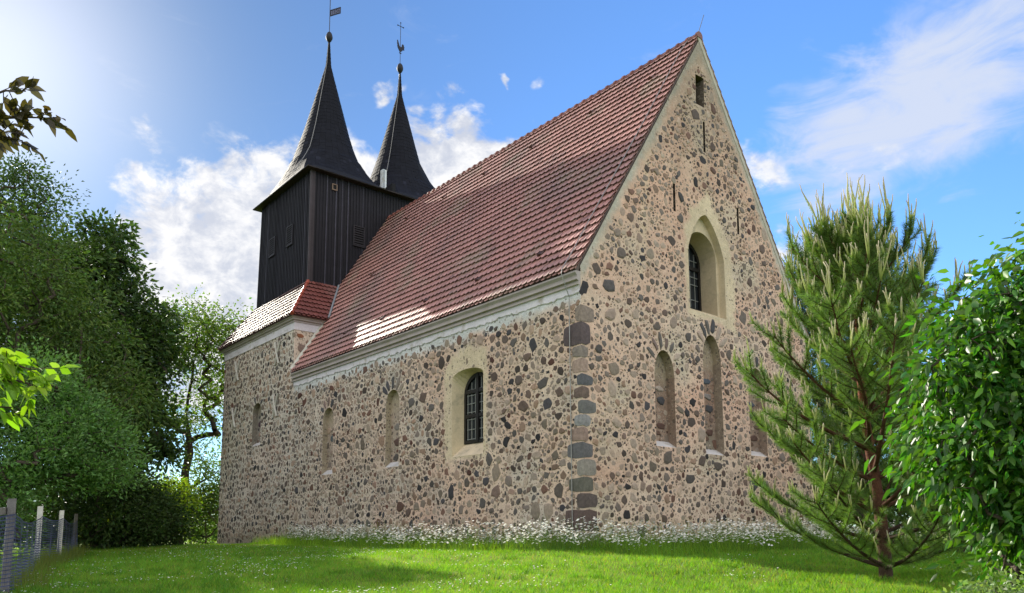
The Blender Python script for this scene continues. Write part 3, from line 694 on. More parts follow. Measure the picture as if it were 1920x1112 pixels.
def build_roof():
    mb = MB(); off = lambda k: (nave_x0(EAVE_Z + (k + .5) * PIT * ev.z), .03)
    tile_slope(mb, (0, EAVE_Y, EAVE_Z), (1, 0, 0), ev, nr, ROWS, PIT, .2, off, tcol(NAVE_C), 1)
    ev2 = Vector((0, -ev.y, ev.z)); nr2 = Vector((0, ev.z, ev.y))
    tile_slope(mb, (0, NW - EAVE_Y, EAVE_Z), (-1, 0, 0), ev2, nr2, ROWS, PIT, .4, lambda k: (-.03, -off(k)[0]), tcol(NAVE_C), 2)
    # boarding below the tiles, both slopes
    for sgn, y0 in ((1, EAVE_Y), (-1, NW - EAVE_Y)):
        e = Vector((0, sgn * ev.y, ev.z)); q = Vector((0, -sgn * ev.z, ev.y)); base = Vector((0, y0, EAVE_Z))
        for k in range(ROWS):
            x0 = off(k)[0] + .02; a = base + e * (k * PIT + .03) - q * .012; b = base + e * ((k + 1) * PIT + .03) - q * .012; t = q * -.09
            mb.hexa([Vector((x0, 0, 0)) + a + t, Vector((-.02, 0, 0)) + a + t, Vector((-.02, 0, 0)) + b + t, Vector((x0, 0, 0)) + b + t,
                     Vector((x0, 0, 0)) + a, Vector((-.02, 0, 0)) + a, Vector((-.02, 0, 0)) + b, Vector((x0, 0, 0)) + b], lin(70, 54, 48))
    ro = mb.build('roof', MAT['tile'], church)
    vg = MB(); e = Vector((0, -ev.y, ev.z)); q = Vector((0, ev.z, ev.y)); base = Vector((0, NW - EAVE_Y, EAVE_Z)); nn = 26
    for k in range(nn):
        a = base + e * (slen * k / nn); b = base + e * (slen * (k + 1) / nn); h0, h1 = .085 + .02 * noise.noise((k * .9, 0, 1)), .085 + .02 * noise.noise((k * .9 + .9, 0, 1))
        X = Vector((-.14, 0, 0)); Y = Vector((.012, 0, 0)); L_ = q * -.12
        vg.hexa([X + a + L_, Y + a + L_, Y + b + L_, X + b + L_, X + a + q * h0, Y + a + q * h0, Y + b + q * h1, X + b + q * h1], lin(178, 172, 162))
    vg.build('verge_mortar', MAT['plaster'], ro)
    rg = MB(); x = .03                           # ridge tiles: overlapping half-rounds
    while x > TX1 + .2:
        L = .40; vs = []; n = 8; x1 = max(x - L, TX1)
        for (xx, rr, zz) in ((x, .135, .03), (x - .07, .135, .03), (x - .075, .112, .012), (x1, .108, 0)):
            for k in range(n + 1):
                t = R(-25) + R(230) * k / n; vs.append((xx, NW / 2 + rr * math.cos(t), RIDGE_Z + zz - .045 + rr * math.sin(t)))
        m = n + 1
        rg.add(vs, [(i * m + k, i * m + k + 1, (i + 1) * m + k + 1, (i + 1) * m + k)[::-1] for i in range(3) for k in range(n)] + [tuple(range(m))], mulc(lin(120, 70, 60), rnd.uniform(.75, 1.15)))
        x -= L - .05
    rg.build('ridge_tile_row', MAT['tile_east'], ro)
    # hooded vent tiles
    for (x, s) in ((-14.2, 8.2), (-11.6, 8.25), (-9, 8.25), (-6.4, 8.25), (-3.6, 8.3), (-12.2, 1.15), (-9.6, 1.1), (-7, 1.1), (-4.4, 1.1), (-1.8, 1.1), (-13.6, 4.6), (-1.2, 8.3)):
        vt = MB(); b = Vector((x, EAVE_Y, EAVE_Z)) + ev * s + nr * .04
        vt.add([b - Vector((.09, 0, 0)), b + Vector((.09, 0, 0)), b + ev * .22 + Vector((.08, 0, 0)), b + ev * .22 - Vector((.08, 0, 0)), b + nr * .085 - Vector((.06, 0, 0)), b + nr * .085 + Vector((.06, 0, 0))],
               [(0, 1, 5, 4), (4, 5, 2, 3), (0, 4, 3), (1, 2, 5)], lin(70, 46, 42))
        vt.build('vent_tile', MAT['tile_east'], ro)
    # mortar fillet where the nave roof meets the west block and lead valley
    fl = MB()
    a = Vector((NX + .02, -.02, EAVE_Z + .12)); zt = 8.72; b = a + ev * ((zt - a.z) / ev.z)
    for p, q, w, c in ((a, b, .09, lin(190, 186, 176)),):
        fl.hexa([p + Vector((-.1, 0, 0)) - nr * .02, p + Vector((w, 0, 0)) - nr * .02, q + Vector((w, 0, 0)) - nr * .02, q + Vector((-.1, 0, 0)) - nr * .02,
                 p + Vector((-.1, 0, 0)) + nr * .17, p + Vector((w * .2, 0, 0)) + nr * .07, q + Vector((w * .2, 0, 0)) + nr * .07, q + Vector((-.1, 0, 0)) + nr * .17], c)
    p = Vector((-15.2, 0, 8.78)); p.y = EAVE_Y + (p.z - EAVE_Z) / SL; q = Vector((-16.92, 0, TZ0)); q.y = EAVE_Y + (q.z - EAVE_Z) / SL
    u = Vector((0, 0, 1))
    fl.tube([p + Vector((.02, -.06, .07)), (p + q) / 2 + Vector((.02, -.06, .07)), q + Vector((.02, -.06, .07))], .05, 5, lin(120, 124, 130))
    fl.build('flashing', MAT['plaster'], ro)
build_roof()
def build_skirt():
    mb = MB(); e = .25; z0, z1 = 8.75, TZ0
    # south side
    A = Vector((BX0 - e, -e, z0)); slope = Vector((0, TY0 + e, z1 - z0)); Ls = slope.length; sv = slope / Ls; sn_ = Vector((0, -sv.z, sv.y)); rows = 9; pit = Ls / rows
    hw, he = (TX0b - BX0 + e), (BX1 + e - TX1)
    def xr(k): t = (k + .35) / rows; return (hw * t + .02, (BX1 - BX0 + 2 * e) - he * t - .02)
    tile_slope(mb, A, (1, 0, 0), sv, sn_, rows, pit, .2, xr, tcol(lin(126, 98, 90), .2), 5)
    cs = [Vector((BX0 - e, -e, z0)), Vector((BX1 + e, -e, z0)), Vector((TX1, TY0, z1)), Vector((TX0b, TY0, z1))]
    mb.add([c - Vector((0, 0, .03)) for c in cs], [(0, 1, 2, 3)], lin(80, 55, 50))
    mb.add([Vector((BX0 - e, NW + e, z0 - .03)), Vector((BX0 - e, -e, z0 - .03)), Vector((TX0b, TY0, z1 - .03)), Vector((TX0b, TY1, z1 - .03))], [(0, 1, 2, 3)], lin(120, 74, 62))
    mb.add([Vector((BX1 + e, NW + e, z0 - .03)), Vector((BX0 - e, NW + e, z0 - .03)), Vector((TX0b, TY1, z1 - .03)), Vector((TX1, TY1, z1 - .03))], [(0, 1, 2, 3)], lin(120, 74, 62))
    o = mb.build('skirt_roof', MAT['tile_dull'], church)
    mb = MB()
    B = Vector((BX1 + e, -e, z0)); slope = Vector((TX1 - BX1 - e, 0, z1 - z0)); Ls = slope.length; sv = slope / Ls; sn2 = Vector((sv.z, 0, -sv.x))
    def yr(k): t = (k + .35) / rows; return ((TY0 + e) * t + .02, 3.2)
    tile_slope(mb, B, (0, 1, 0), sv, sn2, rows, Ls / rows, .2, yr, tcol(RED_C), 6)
    mb.add([Vector((BX1 + e, -e, z0 - .03)), Vector((BX1 + e, 3.4, z0 - .03)), Vector((TX1, 3.4, z1 - .03)), Vector((TX1, TY0, z1 - .03))], [(0, 1, 2, 3)], lin(80, 50, 44))
    mb.build('skirt_roof', MAT['tile_east'], church)
    for (a, b, c) in ((Vector((BX1 + e, -e, z0)), Vector((TX1, TY0, z1)), lin(150, 72, 54)), (Vector((BX0 - e, -e, z0)), Vector((TX0b, TY0, z1)), lin(70, 50, 46))):
        mb = MB(); n = 9
        for k in range(n):
            p = a + (b - a) * (k / n) + Vector((0, 0, .035)); q = a + (b - a) * ((k + 1.12) / n) + Vector((0, 0, .03))
            mb.tube([p, p + (q - p) * .15, p + (q - p) * .16, q], [.085, .085, .07, .066], 8, mulc(c, rnd.uniform(.85, 1.1)))
        mb.build('hip_tile_row', MAT['tile_east'], o)
build_skirt()

# ---- timber tower
def build_tower():
    r = random.Random(12); mb = MB(); dk = lin(24, 22, 30)
    tower = empty('tower', (0, 0, 0), None, None); tower.parent = church
    zb, zt = TZ0 - .6, TZ1
    def xw(z): return TX0b + (TX0t - TX0b) * (z - TZ0) / (TZ1 - TZ0)
    mb.hexa([(xw(zb) + .03, TY0 + .03, zb), (TX1 - .03, TY0 + .03, zb), (TX1 - .03, TY1 - .03, zb), (xw(zb) + .03, TY1 - .03, zb), (xw(zt) + .03, TY0 + .03, zt), (TX1 - .03, TY0 + .03, zt), (TX1 - .03, TY1 - .03, zt), (xw(zt) + .03, TY1 - .03, zt)], lin(30, 26, 26))
    def face(n, P, out, z0=zb):
        for i in range(n):
            c = mulc(dk, r.uniform(.72, 1.15)); d = r.uniform(0, .012); bt = r.uniform(0, .03); o0, o1 = Vector(out) * -.03, Vector(out) * d
            ua, ub = i / n + .002, (i + 1) / n - .002
            q = [Vector(P(u, z)) for z in (z0 - bt, zt) for u in (ua, ub)]
            mb.hexa([q[0] + o0, q[1] + o0, q[1] + o1, q[0] + o1, q[2] + o0, q[3] + o0, q[3] + o1, q[2] + o1], c)
            if i:
                w = .02 / abs((Vector(P(1, zt)) - Vector(P(0, zt))).length); o2 = Vector(out) * .034; zz = z0 - r.uniform(0, .05); o1 = Vector(out) * .0
                q = [Vector(P(i / n + s * w, z)) for z in (zz, zt) for s in (-1, 1)]
                cc = mulc(dk, r.uniform(.8, 1.35)) if r.random() > .14 else mulc(lin(64, 62, 74), r.uniform(.6, 1.2))
                mb.hexa([q[0] + o1, q[1] + o1, q[1] + o2, q[0] + o2, q[2] + o1, q[3] + o1, q[3] + o2, q[2] + o2], cc)
    face(34, lambda u, z: (xw(z) + u * (TX1 - xw(z)), TY0, z), (0, -1, 0), TZ0 - .1)
    face(54, lambda u, z: (TX1, TY0 + u * (TY1 - TY0), z), (1, 0, 0), TZ0 - .1)
    face(38, lambda u, z: (xw(z), TY1 - u * (TY1 - TY0), z), (-1, 0, 0), TZ0 - .1)
    face(26, lambda u, z: (TX1 - u * (TX1 - xw(z)), TY1, z), (0, 1, 0), TZ0 - .1)
    mb.box((TX1 - .02, TY0 - .06, TZ0 - .05), (TX1 + .06, TY0 + .02, zt), lin(62, 56, 60)); mb.box((TX1 + .041, TY0 + .02, TZ0 - .05), (TX1 + .06, TY0 + .16, zt), lin(52, 46, 50))
    mb.build('cladding', MAT['board'], tower)
    def louver(to3, u0, u1, z0, z1):
        l = MB(); c = lin(44, 38, 38); t = .05
        cap(l, [(u0, z0), (u1, z0), (u1, z1), (u0, z1)], to3, .045, lin(12, 11, 12))
        for a, b, c_, d_ in ((u0 - t, z0 - t, u0, z1 + t), (u1, z0 - t, u1 + t, z1 + t), (u0, z0 - t, u1, z0), (u0, z1, u1, z1 + t)):
            l.hexa([to3(x, z, d) for d in (.02, .085) for x, z in ((a, b), (c_, b), (c_, d_), (a, d_))], lin(40, 37, 43))
        n = 8
        for k in range(n):
            z = z0 + (z1 - z0) * (k + .5) / n
            l.hexa([to3(x, zz, d) for (d, o) in ((.046, .03), (.08, -.03)) for x, zz in ((u0, z + o - .012), (u1, z + o - .012), (u1, z + o + .012), (u0, z + o + .012))], lin(34, 31, 36))
        l.build('louver', MAT['board'], tower)
    tS = lambda u, v, d: (u, TY0 - d, v); tE = lambda u, v, d: (TX1 + d, u, v)
    louver(tS, -21.03, -20.48, 12.96, 13.74); louver(tS, -19.12, -18.6, 12.92, 13.74); louver(tE, 3.24, 3.7, 12.86, 13.7)
    l = MB(); cap(l, [(2.17, 15.1), (2.33, 15.1), (2.33, 15.3), (2.17, 15.3)], tE, .05, lin(8, 8, 8))
    for a, b, c_, d_ in ((2.13, 15.06, 2.17, 15.34), (2.33, 15.06, 2.37, 15.34), (2.17, 15.06, 2.33, 15.1), (2.17, 15.3, 2.33, 15.34)):
        l.hexa([tE(x, z, d) for d in (.02, .08) for x, z in ((a, b), (c_, b), (c_, d_), (a, d_))], lin(120, 100, 88))
    l.build('owl_hole', MAT['board'], tower)
    # eaves soffit
    mb = MB(); mb.box((-22.6, .86, TZ1 - .05), (-16.65, 9.36, TZ1 - .005), lin(40, 34, 34)); mb.build('eave_board', MAT['board'], tower)
    return tower
tower = build_tower()
PROF = [(15.70, 2.97, 2.11, 1.), (16.0, 2.46, 1.93, .88), (16.43, 2.12, 1.82, .72), (16.9, 1.86, 1.68, .5), (17.28, 1.70, 1.57, .3), (17.57, 1.59, 1.5, .16), (18.28, 1.30, 1.30, .05), (18.99, 1.08, 1.08, 0), (19.93, .82, .82, 0), (21.11, .5, .5, 0), (21.92, .28, .28, 0), (22.52, .125, .125, 0), (23.75, .04, .04, 0)]
def prof_at(z):
    for a, b in zip(PROF, PROF[1:]):
        if z <= b[0]:
            t = (z - a[0]) / (b[0] - a[0]); return [a[i] + (b[i] - a[i]) * t for i in (1, 2, 3)]
    return PROF[-1][1:]
def build_spire(cy, base_y0, base_y1, seed):
    r = random.Random(seed); mb = MB(); n = 32; cx = -19.62; zs = []; z = 15.7
    while z < 23.7: zs.append(z); z += .2
    zs.append(23.75)
    def ring(z, grow=0):
        hx, hy, sq = prof_at(z); w = max(0, min(1, (17.6 - z) / 1.9)); yc = cy * (1 - w) + (base_y0 + base_y1) / 2 * w; o = []
        for k in range(n):
            t = 2 * math.pi * (k + .5) / n; c, s = math.cos(t), math.sin(t); m = max(abs(c), abs(s))
            if sq < .2:                                  # eight-sided above the flare
                a8 = (t + math.pi / 8) % (math.pi / 4) - math.pi / 8; o8 = math.cos(math.pi / 8) / math.cos(a8); f0 = .35 + .65 * o8
            else: f0 = 1
            px, py = c * f0, s * f0
            qx, qy = c / m, s / m
            fy = py * (1 - sq) + qy * sq; fl = 1 + (min(.36, max(0, 18.5 - z) * .32) if cy > 5 and fy > 0 else 0)      # the far spire flares wider to the north
            o.append((cx + (hx + grow) * (px * (1 - sq) + qx * sq), yc + (hy + grow) * fy * fl, z))
        return o
    if True:
        for i in range(len(zs) - 1):
            lo, hi = ring(zs[i], .014), ring(zs[i + 1], .0)
            hi = [(x, y, zs[i + 1] + .02) for x, y, _ in hi]
            for k in range(n):
                kk = (k + 1) % n; sub = max(1, int(math.dist(lo[k], lo[kk]) / .16))
                for q in range(sub):
                    t0, t1 = q / sub + .01 / sub, (q + 1) / sub - .01 / sub
                    L = lambda A, B, t: tuple(A[j] + (B[j] - A[j]) * t for j in range(3))
                    c = lin(22, 23, 31) if zs[i] < 22.5 else lin(20, 22, 30)
                    c = mulc(c, r.uniform(.86, 1.12))
                    if r.random() < .03 and zs[i] < 18.3: c = mulc(c, 1.9)
                    j = r.uniform(-.02, .012); a, b = L(lo[k], lo[kk], t0), L(lo[k], lo[kk], t1); d, e = L(hi[k], hi[kk], t1), L(hi[k], hi[kk], t0)
                    a = (a[0], a[1], a[2] + j); b = (b[0], b[1], b[2] + j)
                    mb.add([a, b, d, e], [(0, 1, 2, 3)], c)
                    mb.add([(a[0], a[1], a[2]), (b[0], b[1], b[2]), (b[0] - (b[0] - cx) * .012, b[1] - (b[1] - cy) * .012, b[2] - .002), (a[0] - (a[0] - cx) * .012, a[1] - (a[1] - cy) * .012, a[2] - .002)], [(3, 2, 1, 0)], mulc(c, .95))
        # backing so that no light comes through
        rr = [ring(z, -.03) for z in (15.72, 16.3, 17, 17.6, 19, 21, 22.5, 23.6)]
        for a, b in zip(rr, rr[1:]): mb.add(a + b, [(k, (k + 1) % n, n + (k + 1) % n, n + k) for k in range(n)], lin(30, 30, 33))
    sp = mb.build('spire', MAT['shingle'], church)
    b = MB(); vs = []; m = 16
    for i in range(11):
        t = math.pi * i / 10; rr = .155 * math.sin(t) + (.01 if 4 <= i <= 5 else 0)
        for k in range(m): vs.append((cx + rr * math.cos(6.2832 * k / m), cy + rr * math.sin(6.2832 * k / m), 24.02 - .27 * math.cos(t)))
    b.add(vs, [(i * m + k, i * m + (k + 1) % m, (i + 1) * m + (k + 1) % m, (i + 1) * m + k) for i in range(10) for k in range(m)], lin(30, 29, 36))
    b.build('finial_ball', MAT['metal'], sp, True)
    # lightning wire following the flank down to the eave
    w = MB(); pts = []
    for z in (23.6, 22.5, 21.2, 20, 19, 18.2, 17.6, 17.1, 16.6, 16.1, 15.75):
        hx, hy, sq = prof_at(z); a = R(-52 - (17.8 - z) * 4 if z < 17.8 else -52)
        pts.append((cx + (hx + .05) * math.cos(a) * (1 + .22 * sq), cy + (hy + .05) * math.sin(a) * (1 + .3 * sq), z + .05))
    w.tube(pts, .014, 4, lin(140, 138, 136)); w.build('lightning_wire', MAT['wire'], sp)
    return sp, cx
s1, cx = build_spire(3.12, .88, 5.11, 41); s2, _ = build_spire(7.1, 5.11, 9.34, 42)
def thick(mb, pts2, to3, t, col):
    n = len(pts2); a = [to3(u, v, t) for u, v in pts2]; b = [to3(u, v, -t) for u, v in pts2]
    mb.add(a + b, [tuple(range(n)), tuple(range(n, 2 * n))[::-1]] + [(i, n + i, n + (i + 1) % n, (i + 1) % n) for i in range(n)], col)
# weather vane with a pierced date on the near spire
mb = MB(); mb.tube([(cx, 3.12, 24.2), (cx, 3.12, 27.2)], .018, 6, lin(60, 58, 66))
fd = Vector((.88, .47, 0)); fp = Vector((cx, 3.12, 0)); fn = Vector((-fd.y, fd.x, 0))
to_f = lambda u, v, d: tuple(fp + fd * (u * .72) + Vector((0, 0, 25.26 + (v - 25.26) * .8)) + fn * d)
dkm = lin(22, 26, 46)
for (u0, v0, u1, v1) in ((.04, 25.05, .86, 25.13), (.04, 25.39, .86, 25.47), (.04, 25.13, .09, 25.39), (.82, 25.13, .86, 25.39)): thick(mb, [(u0, v0), (u1, v0), (u1, v1), (u0, v1)], to_f, .01, dkm)
thick(mb, [(.09, 25.13), (.82, 25.13), (.82, 25.39), (.09, 25.39)], to_f, .004, lin(96, 98, 130))
vane = mb.build('weather_vane', MAT['metal'], s1)
for sgn in (1,):
    fc = bpy.data.curves.new('vane_date', 'FONT'); fc.body = "1606"; fc.size = .25; fc.extrude = .009; fc.align_x = 'CENTER'; fc.align_y = 'CENTER'
    fo = bpy.data.objects.new('vane_date', fc); S.collection.objects.link(fo)
    fo.matrix_world = Matrix(((fd.x, 0, -fn.x, cx + fd.x * .328), (fd.y, 0, -fn.y, 3.12 + fd.y * .328), (0, 1, 0, 25.26), (0, 0, 0, 1)))
    dg = bpy.context.evaluated_depsgraph_get(); me = bpy.data.meshes.new_from_object(fo.evaluated_get(dg)); mw = fo.matrix_world.copy()
    bpy.data.objects.remove(fo); me.transform(mw); me.name = 'vane_date'
    me.materials.clear(); dm = material('dark_letter', .5, .4, attr=False, base=lin(20, 24, 44)); me.materials.append(dm)
    o = bpy.data.objects.new('date_lettering', me); S.collection.objects.link(o); o.parent = s1
# rooster and cross on the far spire
mb = MB(); cy = 7.1; mb.tube([(cx, cy, 24.2), (cx, cy, 26.55)], .014, 6, lin(60, 58, 66))
to_r = lambda u, v, d: (cx + d, cy + u, v)
mb.tube([(cx, cy - .17, 26.35), (cx, cy + .17, 26.35)], .016, 6, dkm)
for (u, v) in ((-.17, 26.35), (.17, 26.35), (0, 26.55)): mb.tube([(cx, cy + u - .025, v), (cx, cy + u + .025, v)], .028, 6, dkm)
mb.tube([(cx, cy - .06, 24.86), (cx, cy + .06, 24.86)], .025, 6, dkm)
mb.build('iron_cross', MAT['metal'], s2)
mb = MB()
thick(mb, [(0, 24.92), (.06, 24.96), (.13, 25.04), (.18, 25.13), (.2, 25.08), (.235, 25.1), (.215, 25.2), (.25, 25.25), (.21, 25.28), (.2, 25.36), (.15, 25.4), (.1, 25.38), (.085, 25.3), (.07, 25.22), (.0, 25.19), (-.06, 25.24), (-.1, 25.36), (-.15, 25.5), (-.18, 25.54), (-.2, 25.5), (-.18, 25.42), (-.2, 25.36), (-.17, 25.3), (-.18, 25.22), (-.15, 25.12), (-.09, 25.02), (-.04, 24.94)], to_r, .02, dkm)
mb.build('weathercock', MAT['metal'], s2)
mb = MB(); mb.box((-17.55, 4.86, 16.1), (-17.33, 5.06, 17.0), lin(205, 208, 214)); mb.box((-17.325, 4.88, 16.13), (-17.315, 4.965, 16.97), lin(150, 154, 162))
mb.build('vent_pipe', MAT['plaster'], church)
# gutter hollow between the spires
mb = MB(); mb.box((-18.2, 5.02, 15.75), (-16.75, 5.2, 16.15), lin(34, 34, 38)); mb.build('valley_gutter', MAT['shingle'], church)
# iron cross-shaped anchors of the west block
for (u, z, a) in ((-16.96, 7.55, .5), (-21.25, 7.5, .45), (-21.4, 5.42, .42), (-16.98, 5.42, .5)):
    mb = MB()
    for sg in (-1, 1):
        dx, dz = math.sin(sg * .42) * .5, math.cos(sg * .42) * .5
        y = -.075 if sg < 0 else -.05
        mb.tube([(u - dx, y, z - dz), (u, y - .02, z), (u + dx, y, z + dz)], [.045, .035, .045], 5, lin(190, 184, 175))
    mb.build('wall_anchor', MAT['wood'], church)
# lightning conductor down the corner and along the verge
mb = MB(); yv = lambda z: EAVE_Y + (z - EAVE_Z) / SL
mb.tube([(-.33, -.05, -.1), (-.33, -.05, 3), (-.32, -.06, 5.9), (-.32, -.2, 6.2), (-.32, -.3, 6.42), (-.34, -.25, 6.56)] + [(-.36 - .03 * math.sin(z), yv(z) - .06, z + .06) for z in (7, 8, 9, 10, 11, 12, 13, 14)] + [(-.3, 5, 14.66)], .012, 5, lin(150, 148, 146))
mb.tube([(-.05, 5, 14.55), (.12, 5.1, 15.15)], .01, 4, lin(70, 70, 74))
mb.build('lightning_conductor', MAT['wire'], church)

# ------------------------------------------------------------------ vegetation
rng = np.random.default_rng(5)
def unit(v): return v / (np.linalg.norm(v, axis=-1, keepdims=True) + 1e-9)
def leaf_mesh(P, D, length, width, col, fold=.25, droop=.0, fine=False):
    """one folded leaf per row: P base point, D direction; returns V, F, C"""
    n = len(P); D = unit(D); rv = rng.normal(size=(n, 3)); Sd = unit(np.cross(D, rv)); Nn = np.cross(Sd, D)
    Lg = (length * rng.uniform(.5, 1.35, n))[:, None]; Wd = (width * rng.uniform(.7, 1.2, n))[:, None]
    mid = P + D * Lg * .45
    V = np.empty((n, 4, 3)); V[:, 0] = P; V[:, 1] = mid + Sd * Wd * .5 + Nn * Wd * fold; V[:, 2] = P + D * Lg - np.array([0, 0, 1]) * Lg * droop; V[:, 3] = mid - Sd * Wd * .5 + Nn * Wd * fold
    if fine:                                   # rounded blade on a drooping midrib
        up = np.array([0, 0, 1.]); sag = lambda t: -up * Lg * (droop + .12) * t * t
        m1 = P + D * Lg * .33 + sag(.33); m2 = P + D * Lg * .68 + sag(.68); tip = P + D * Lg + sag(1.)
        W = np.stack([P, m1, m2, tip, m1 + Sd * Wd * .5 + Nn * Wd * fold, m2 + Sd * Wd * .36 + Nn * Wd * fold * .7, m1 - Sd * Wd * .5 + Nn * Wd * fold, m2 - Sd * Wd * .36 + Nn * Wd * fold * .7], 1)
        T = np.array([(0, 1, 4), (1, 5, 4), (1, 2, 5), (2, 3, 5), (0, 6, 1), (1, 6, 7), (1, 7, 2), (2, 7, 3)])
        F = (np.arange(n)[:, None, None] * 8 + T).reshape(-1, 3)
        return W.reshape(-1, 3), F, np.repeat(col, 8, axis=0)
    b = np.arange(n)[:, None] * 4
    F = np.concatenate([b + np.array([0, 1, 2]), b + np.array([0, 2, 3])])
    C = np.repeat(col, 4, axis=0)
    return V.reshape(-1, 3), F, C
def leaf_cols(n, base, var=.25, hue=.12):
    base = np.asarray(base); k = rng.uniform(1 - var, 1 + var, (n, 1)); c = base * k
    h = rng.normal(0, hue, n); c[:, 0] *= 1 + h; c[:, 2] *= 1 - h * .5
    return np.clip(c, .002, 1)
def blob_points(blobs, n, shell=.55):
    """blobs: (cx, cy, cz, rx, ry, rz); points mostly in the outer part of the union"""
    vol = np.array([b[3] * b[4] * b[5] for b in blobs]) ** .75; pr = vol / vol.sum(); pts = []
    idx = rng.choice(len(blobs), n * 3, p=pr); B = np.array(blobs, float)
    d = unit(rng.normal(size=(n * 3, 3))); r = rng.uniform(0, 1, n * 3) ** shell * .5 + rng.uniform(0, 1, n * 3) ** .4 * .5
    P = B[idx, :3] + d * B[idx, 3:] * r[:, None]
    keep = np.ones(len(P), bool)
    for i, b in enumerate(B):                     # thin out what lies deep inside another blob
        q = (((P - b[:3]) / b[3:]) ** 2).sum(1)
        keep &= ~((q < .35) & (rng.uniform(size=len(P)) < .7))
    P = P[keep]
    return P[:n]
def tree(name, label, cat, base, blobs, ncl, per, leaf_len, leaf_w, col, bark_col=(.09, .07, .055), trunk_r=.2, group=None, spread=.45, trunk_top=None, minsep=.35, leafmat=None, hue=.1, up=.25, droop=.25, twig=.012, stems=None, crown_name='crown', shell=.55, flat=.7, fine=False):
    base = Vector(base); root = empty(name, base, label, cat, group)
    P = blob_points(blobs, ncl, shell)
    dd_ = np.linalg.norm(P[:, None] - P[None], axis=2); dd_.sort(1); k3 = dd_[:, 3]; P = P[k3 < 1.7 * np.median(k3)]
    # woody skeleton: each leaf cluster joins the nearest wood that is closer to the foot
    tips = P[np.argsort(np.linalg.norm(P - np.array(base), axis=1))]
    tt = Vector(trunk_top) if trunk_top else Vector((np.mean(P[:, 0]), np.mean(P[:, 1]), np.mean(P[:, 2])))
    nodes = []; par = []
    nseg = 10
    for st in (stems or [(base, tt)]):
        a, b = Vector(st[0]), Vector(st[1]); prev = -1
        for i in range(nseg + 1):
            t = i / nseg; p = a.lerp(b, t) + Vector((noise.noise((i * .5, a.x, 1)), noise.noise((i * .5, a.y, 7)), 0)) * .10 * (b - a).length * t * (1 - t) * 2
            nodes.append(np.array(p)); par.append(prev); prev = len(nodes) - 1
    leaf_nodes = []
    for p in tips:
        A = np.array(nodes); v = p - A; dist = np.linalg.norm(v, axis=1)
        pen = np.where(v[:, 2] < 0, -v[:, 2] * 1.2, 0) ; cost = dist + pen
        cost[np.arange(len(nodes)) < 3] += 1.0
        k = int(np.argmin(cost)); q = nodes[k]; L = dist[k]
        m = max(1, int(L / .6)); prev = k
        for i in range(1, m + 1):
            t = i / m; x = q + (p - q) * t; x = x + rng.normal(0, .05 * L ** .5, 3) * (t < 1) + np.array([0, 0, .08 * L]) * t * (1 - t) * 2
            nodes.append(x); par.append(prev); prev = len(nodes) - 1
        leaf_nodes.append(prev)
    cnt = np.zeros(len(nodes))
    for k in leaf_nodes: cnt[k] += 1
    for i in range(len(nodes) - 1, -1, -1):
        if par[i] >= 0: cnt[par[i]] += cnt[i]
    rad = twig * np.maximum(cnt, .6) ** .5; sc = trunk_r / max(rad.max(), 1e-6)
    rad = np.where(rad > twig * 2.2, rad * (1 + (sc - 1) * np.clip((cnt / cnt.max()) ** .35, 0, 1)), rad)
    mb = MB()
    for i in range(len(nodes)):
        if par[i] < 0: continue
        a, b = nodes[par[i]], nodes[i]; ra = min(rad[par[i]], rad[i] * 1.6)
        if par[par[i]] < 0 and not stems: ra = rad[i] * 1.5
        mb.tube([a, b], [ra, rad[i]], 7 if rad[i] > .05 else 4, mulc(bark_col, rnd.uniform(.85, 1.15)), cap=False)
    reparent(mb.build('trunk', MAT['bark'], None, True), root)
    # foliage
    n = len(tips) * per; c = np.repeat(tips, per, axis=0); off = np.clip(rng.normal(0, 1, (n, 3)), -1.9, 1.9) * np.array([spread, spread, spread * flat]) * np.repeat(rng.uniform(.6, 1.25, len(tips)), per)[:, None]
    d = unit(off + rng.normal(0, .5, (n, 3)) * spread); d[:, 2] += up; d[:, 2] -= droop * rng.uniform(0, 1.6, n)
    # per-cluster tone so that sprays differ
    tone = np.repeat(rng.uniform(.62, 1.32, len(tips)), per)[:, None]
    V, F, C = leaf_mesh(c + off, d, leaf_len, leaf_w, leaf_cols(n, col, .22, hue) * tone, droop=.12, fine=fine, fold=.16 if fine else .25)
    o = np_obj(crown_name, V, F, C, leafmat or MAT['leaf'], smooth=fine); reparent(o, root)
    return root

GRN, DGRN, LGRN, ELD = lin(80, 103, 41), lin(66, 88, 40), lin(98, 120, 46), lin(104, 138, 76)
def V3(x, y, dz): return (x, y, g(x, y) + dz)
def rel(base, bl): return [(base[0] + a, base[1] + b, base[2] + c, d, e, f) for a, b, c, d, e, f in bl]

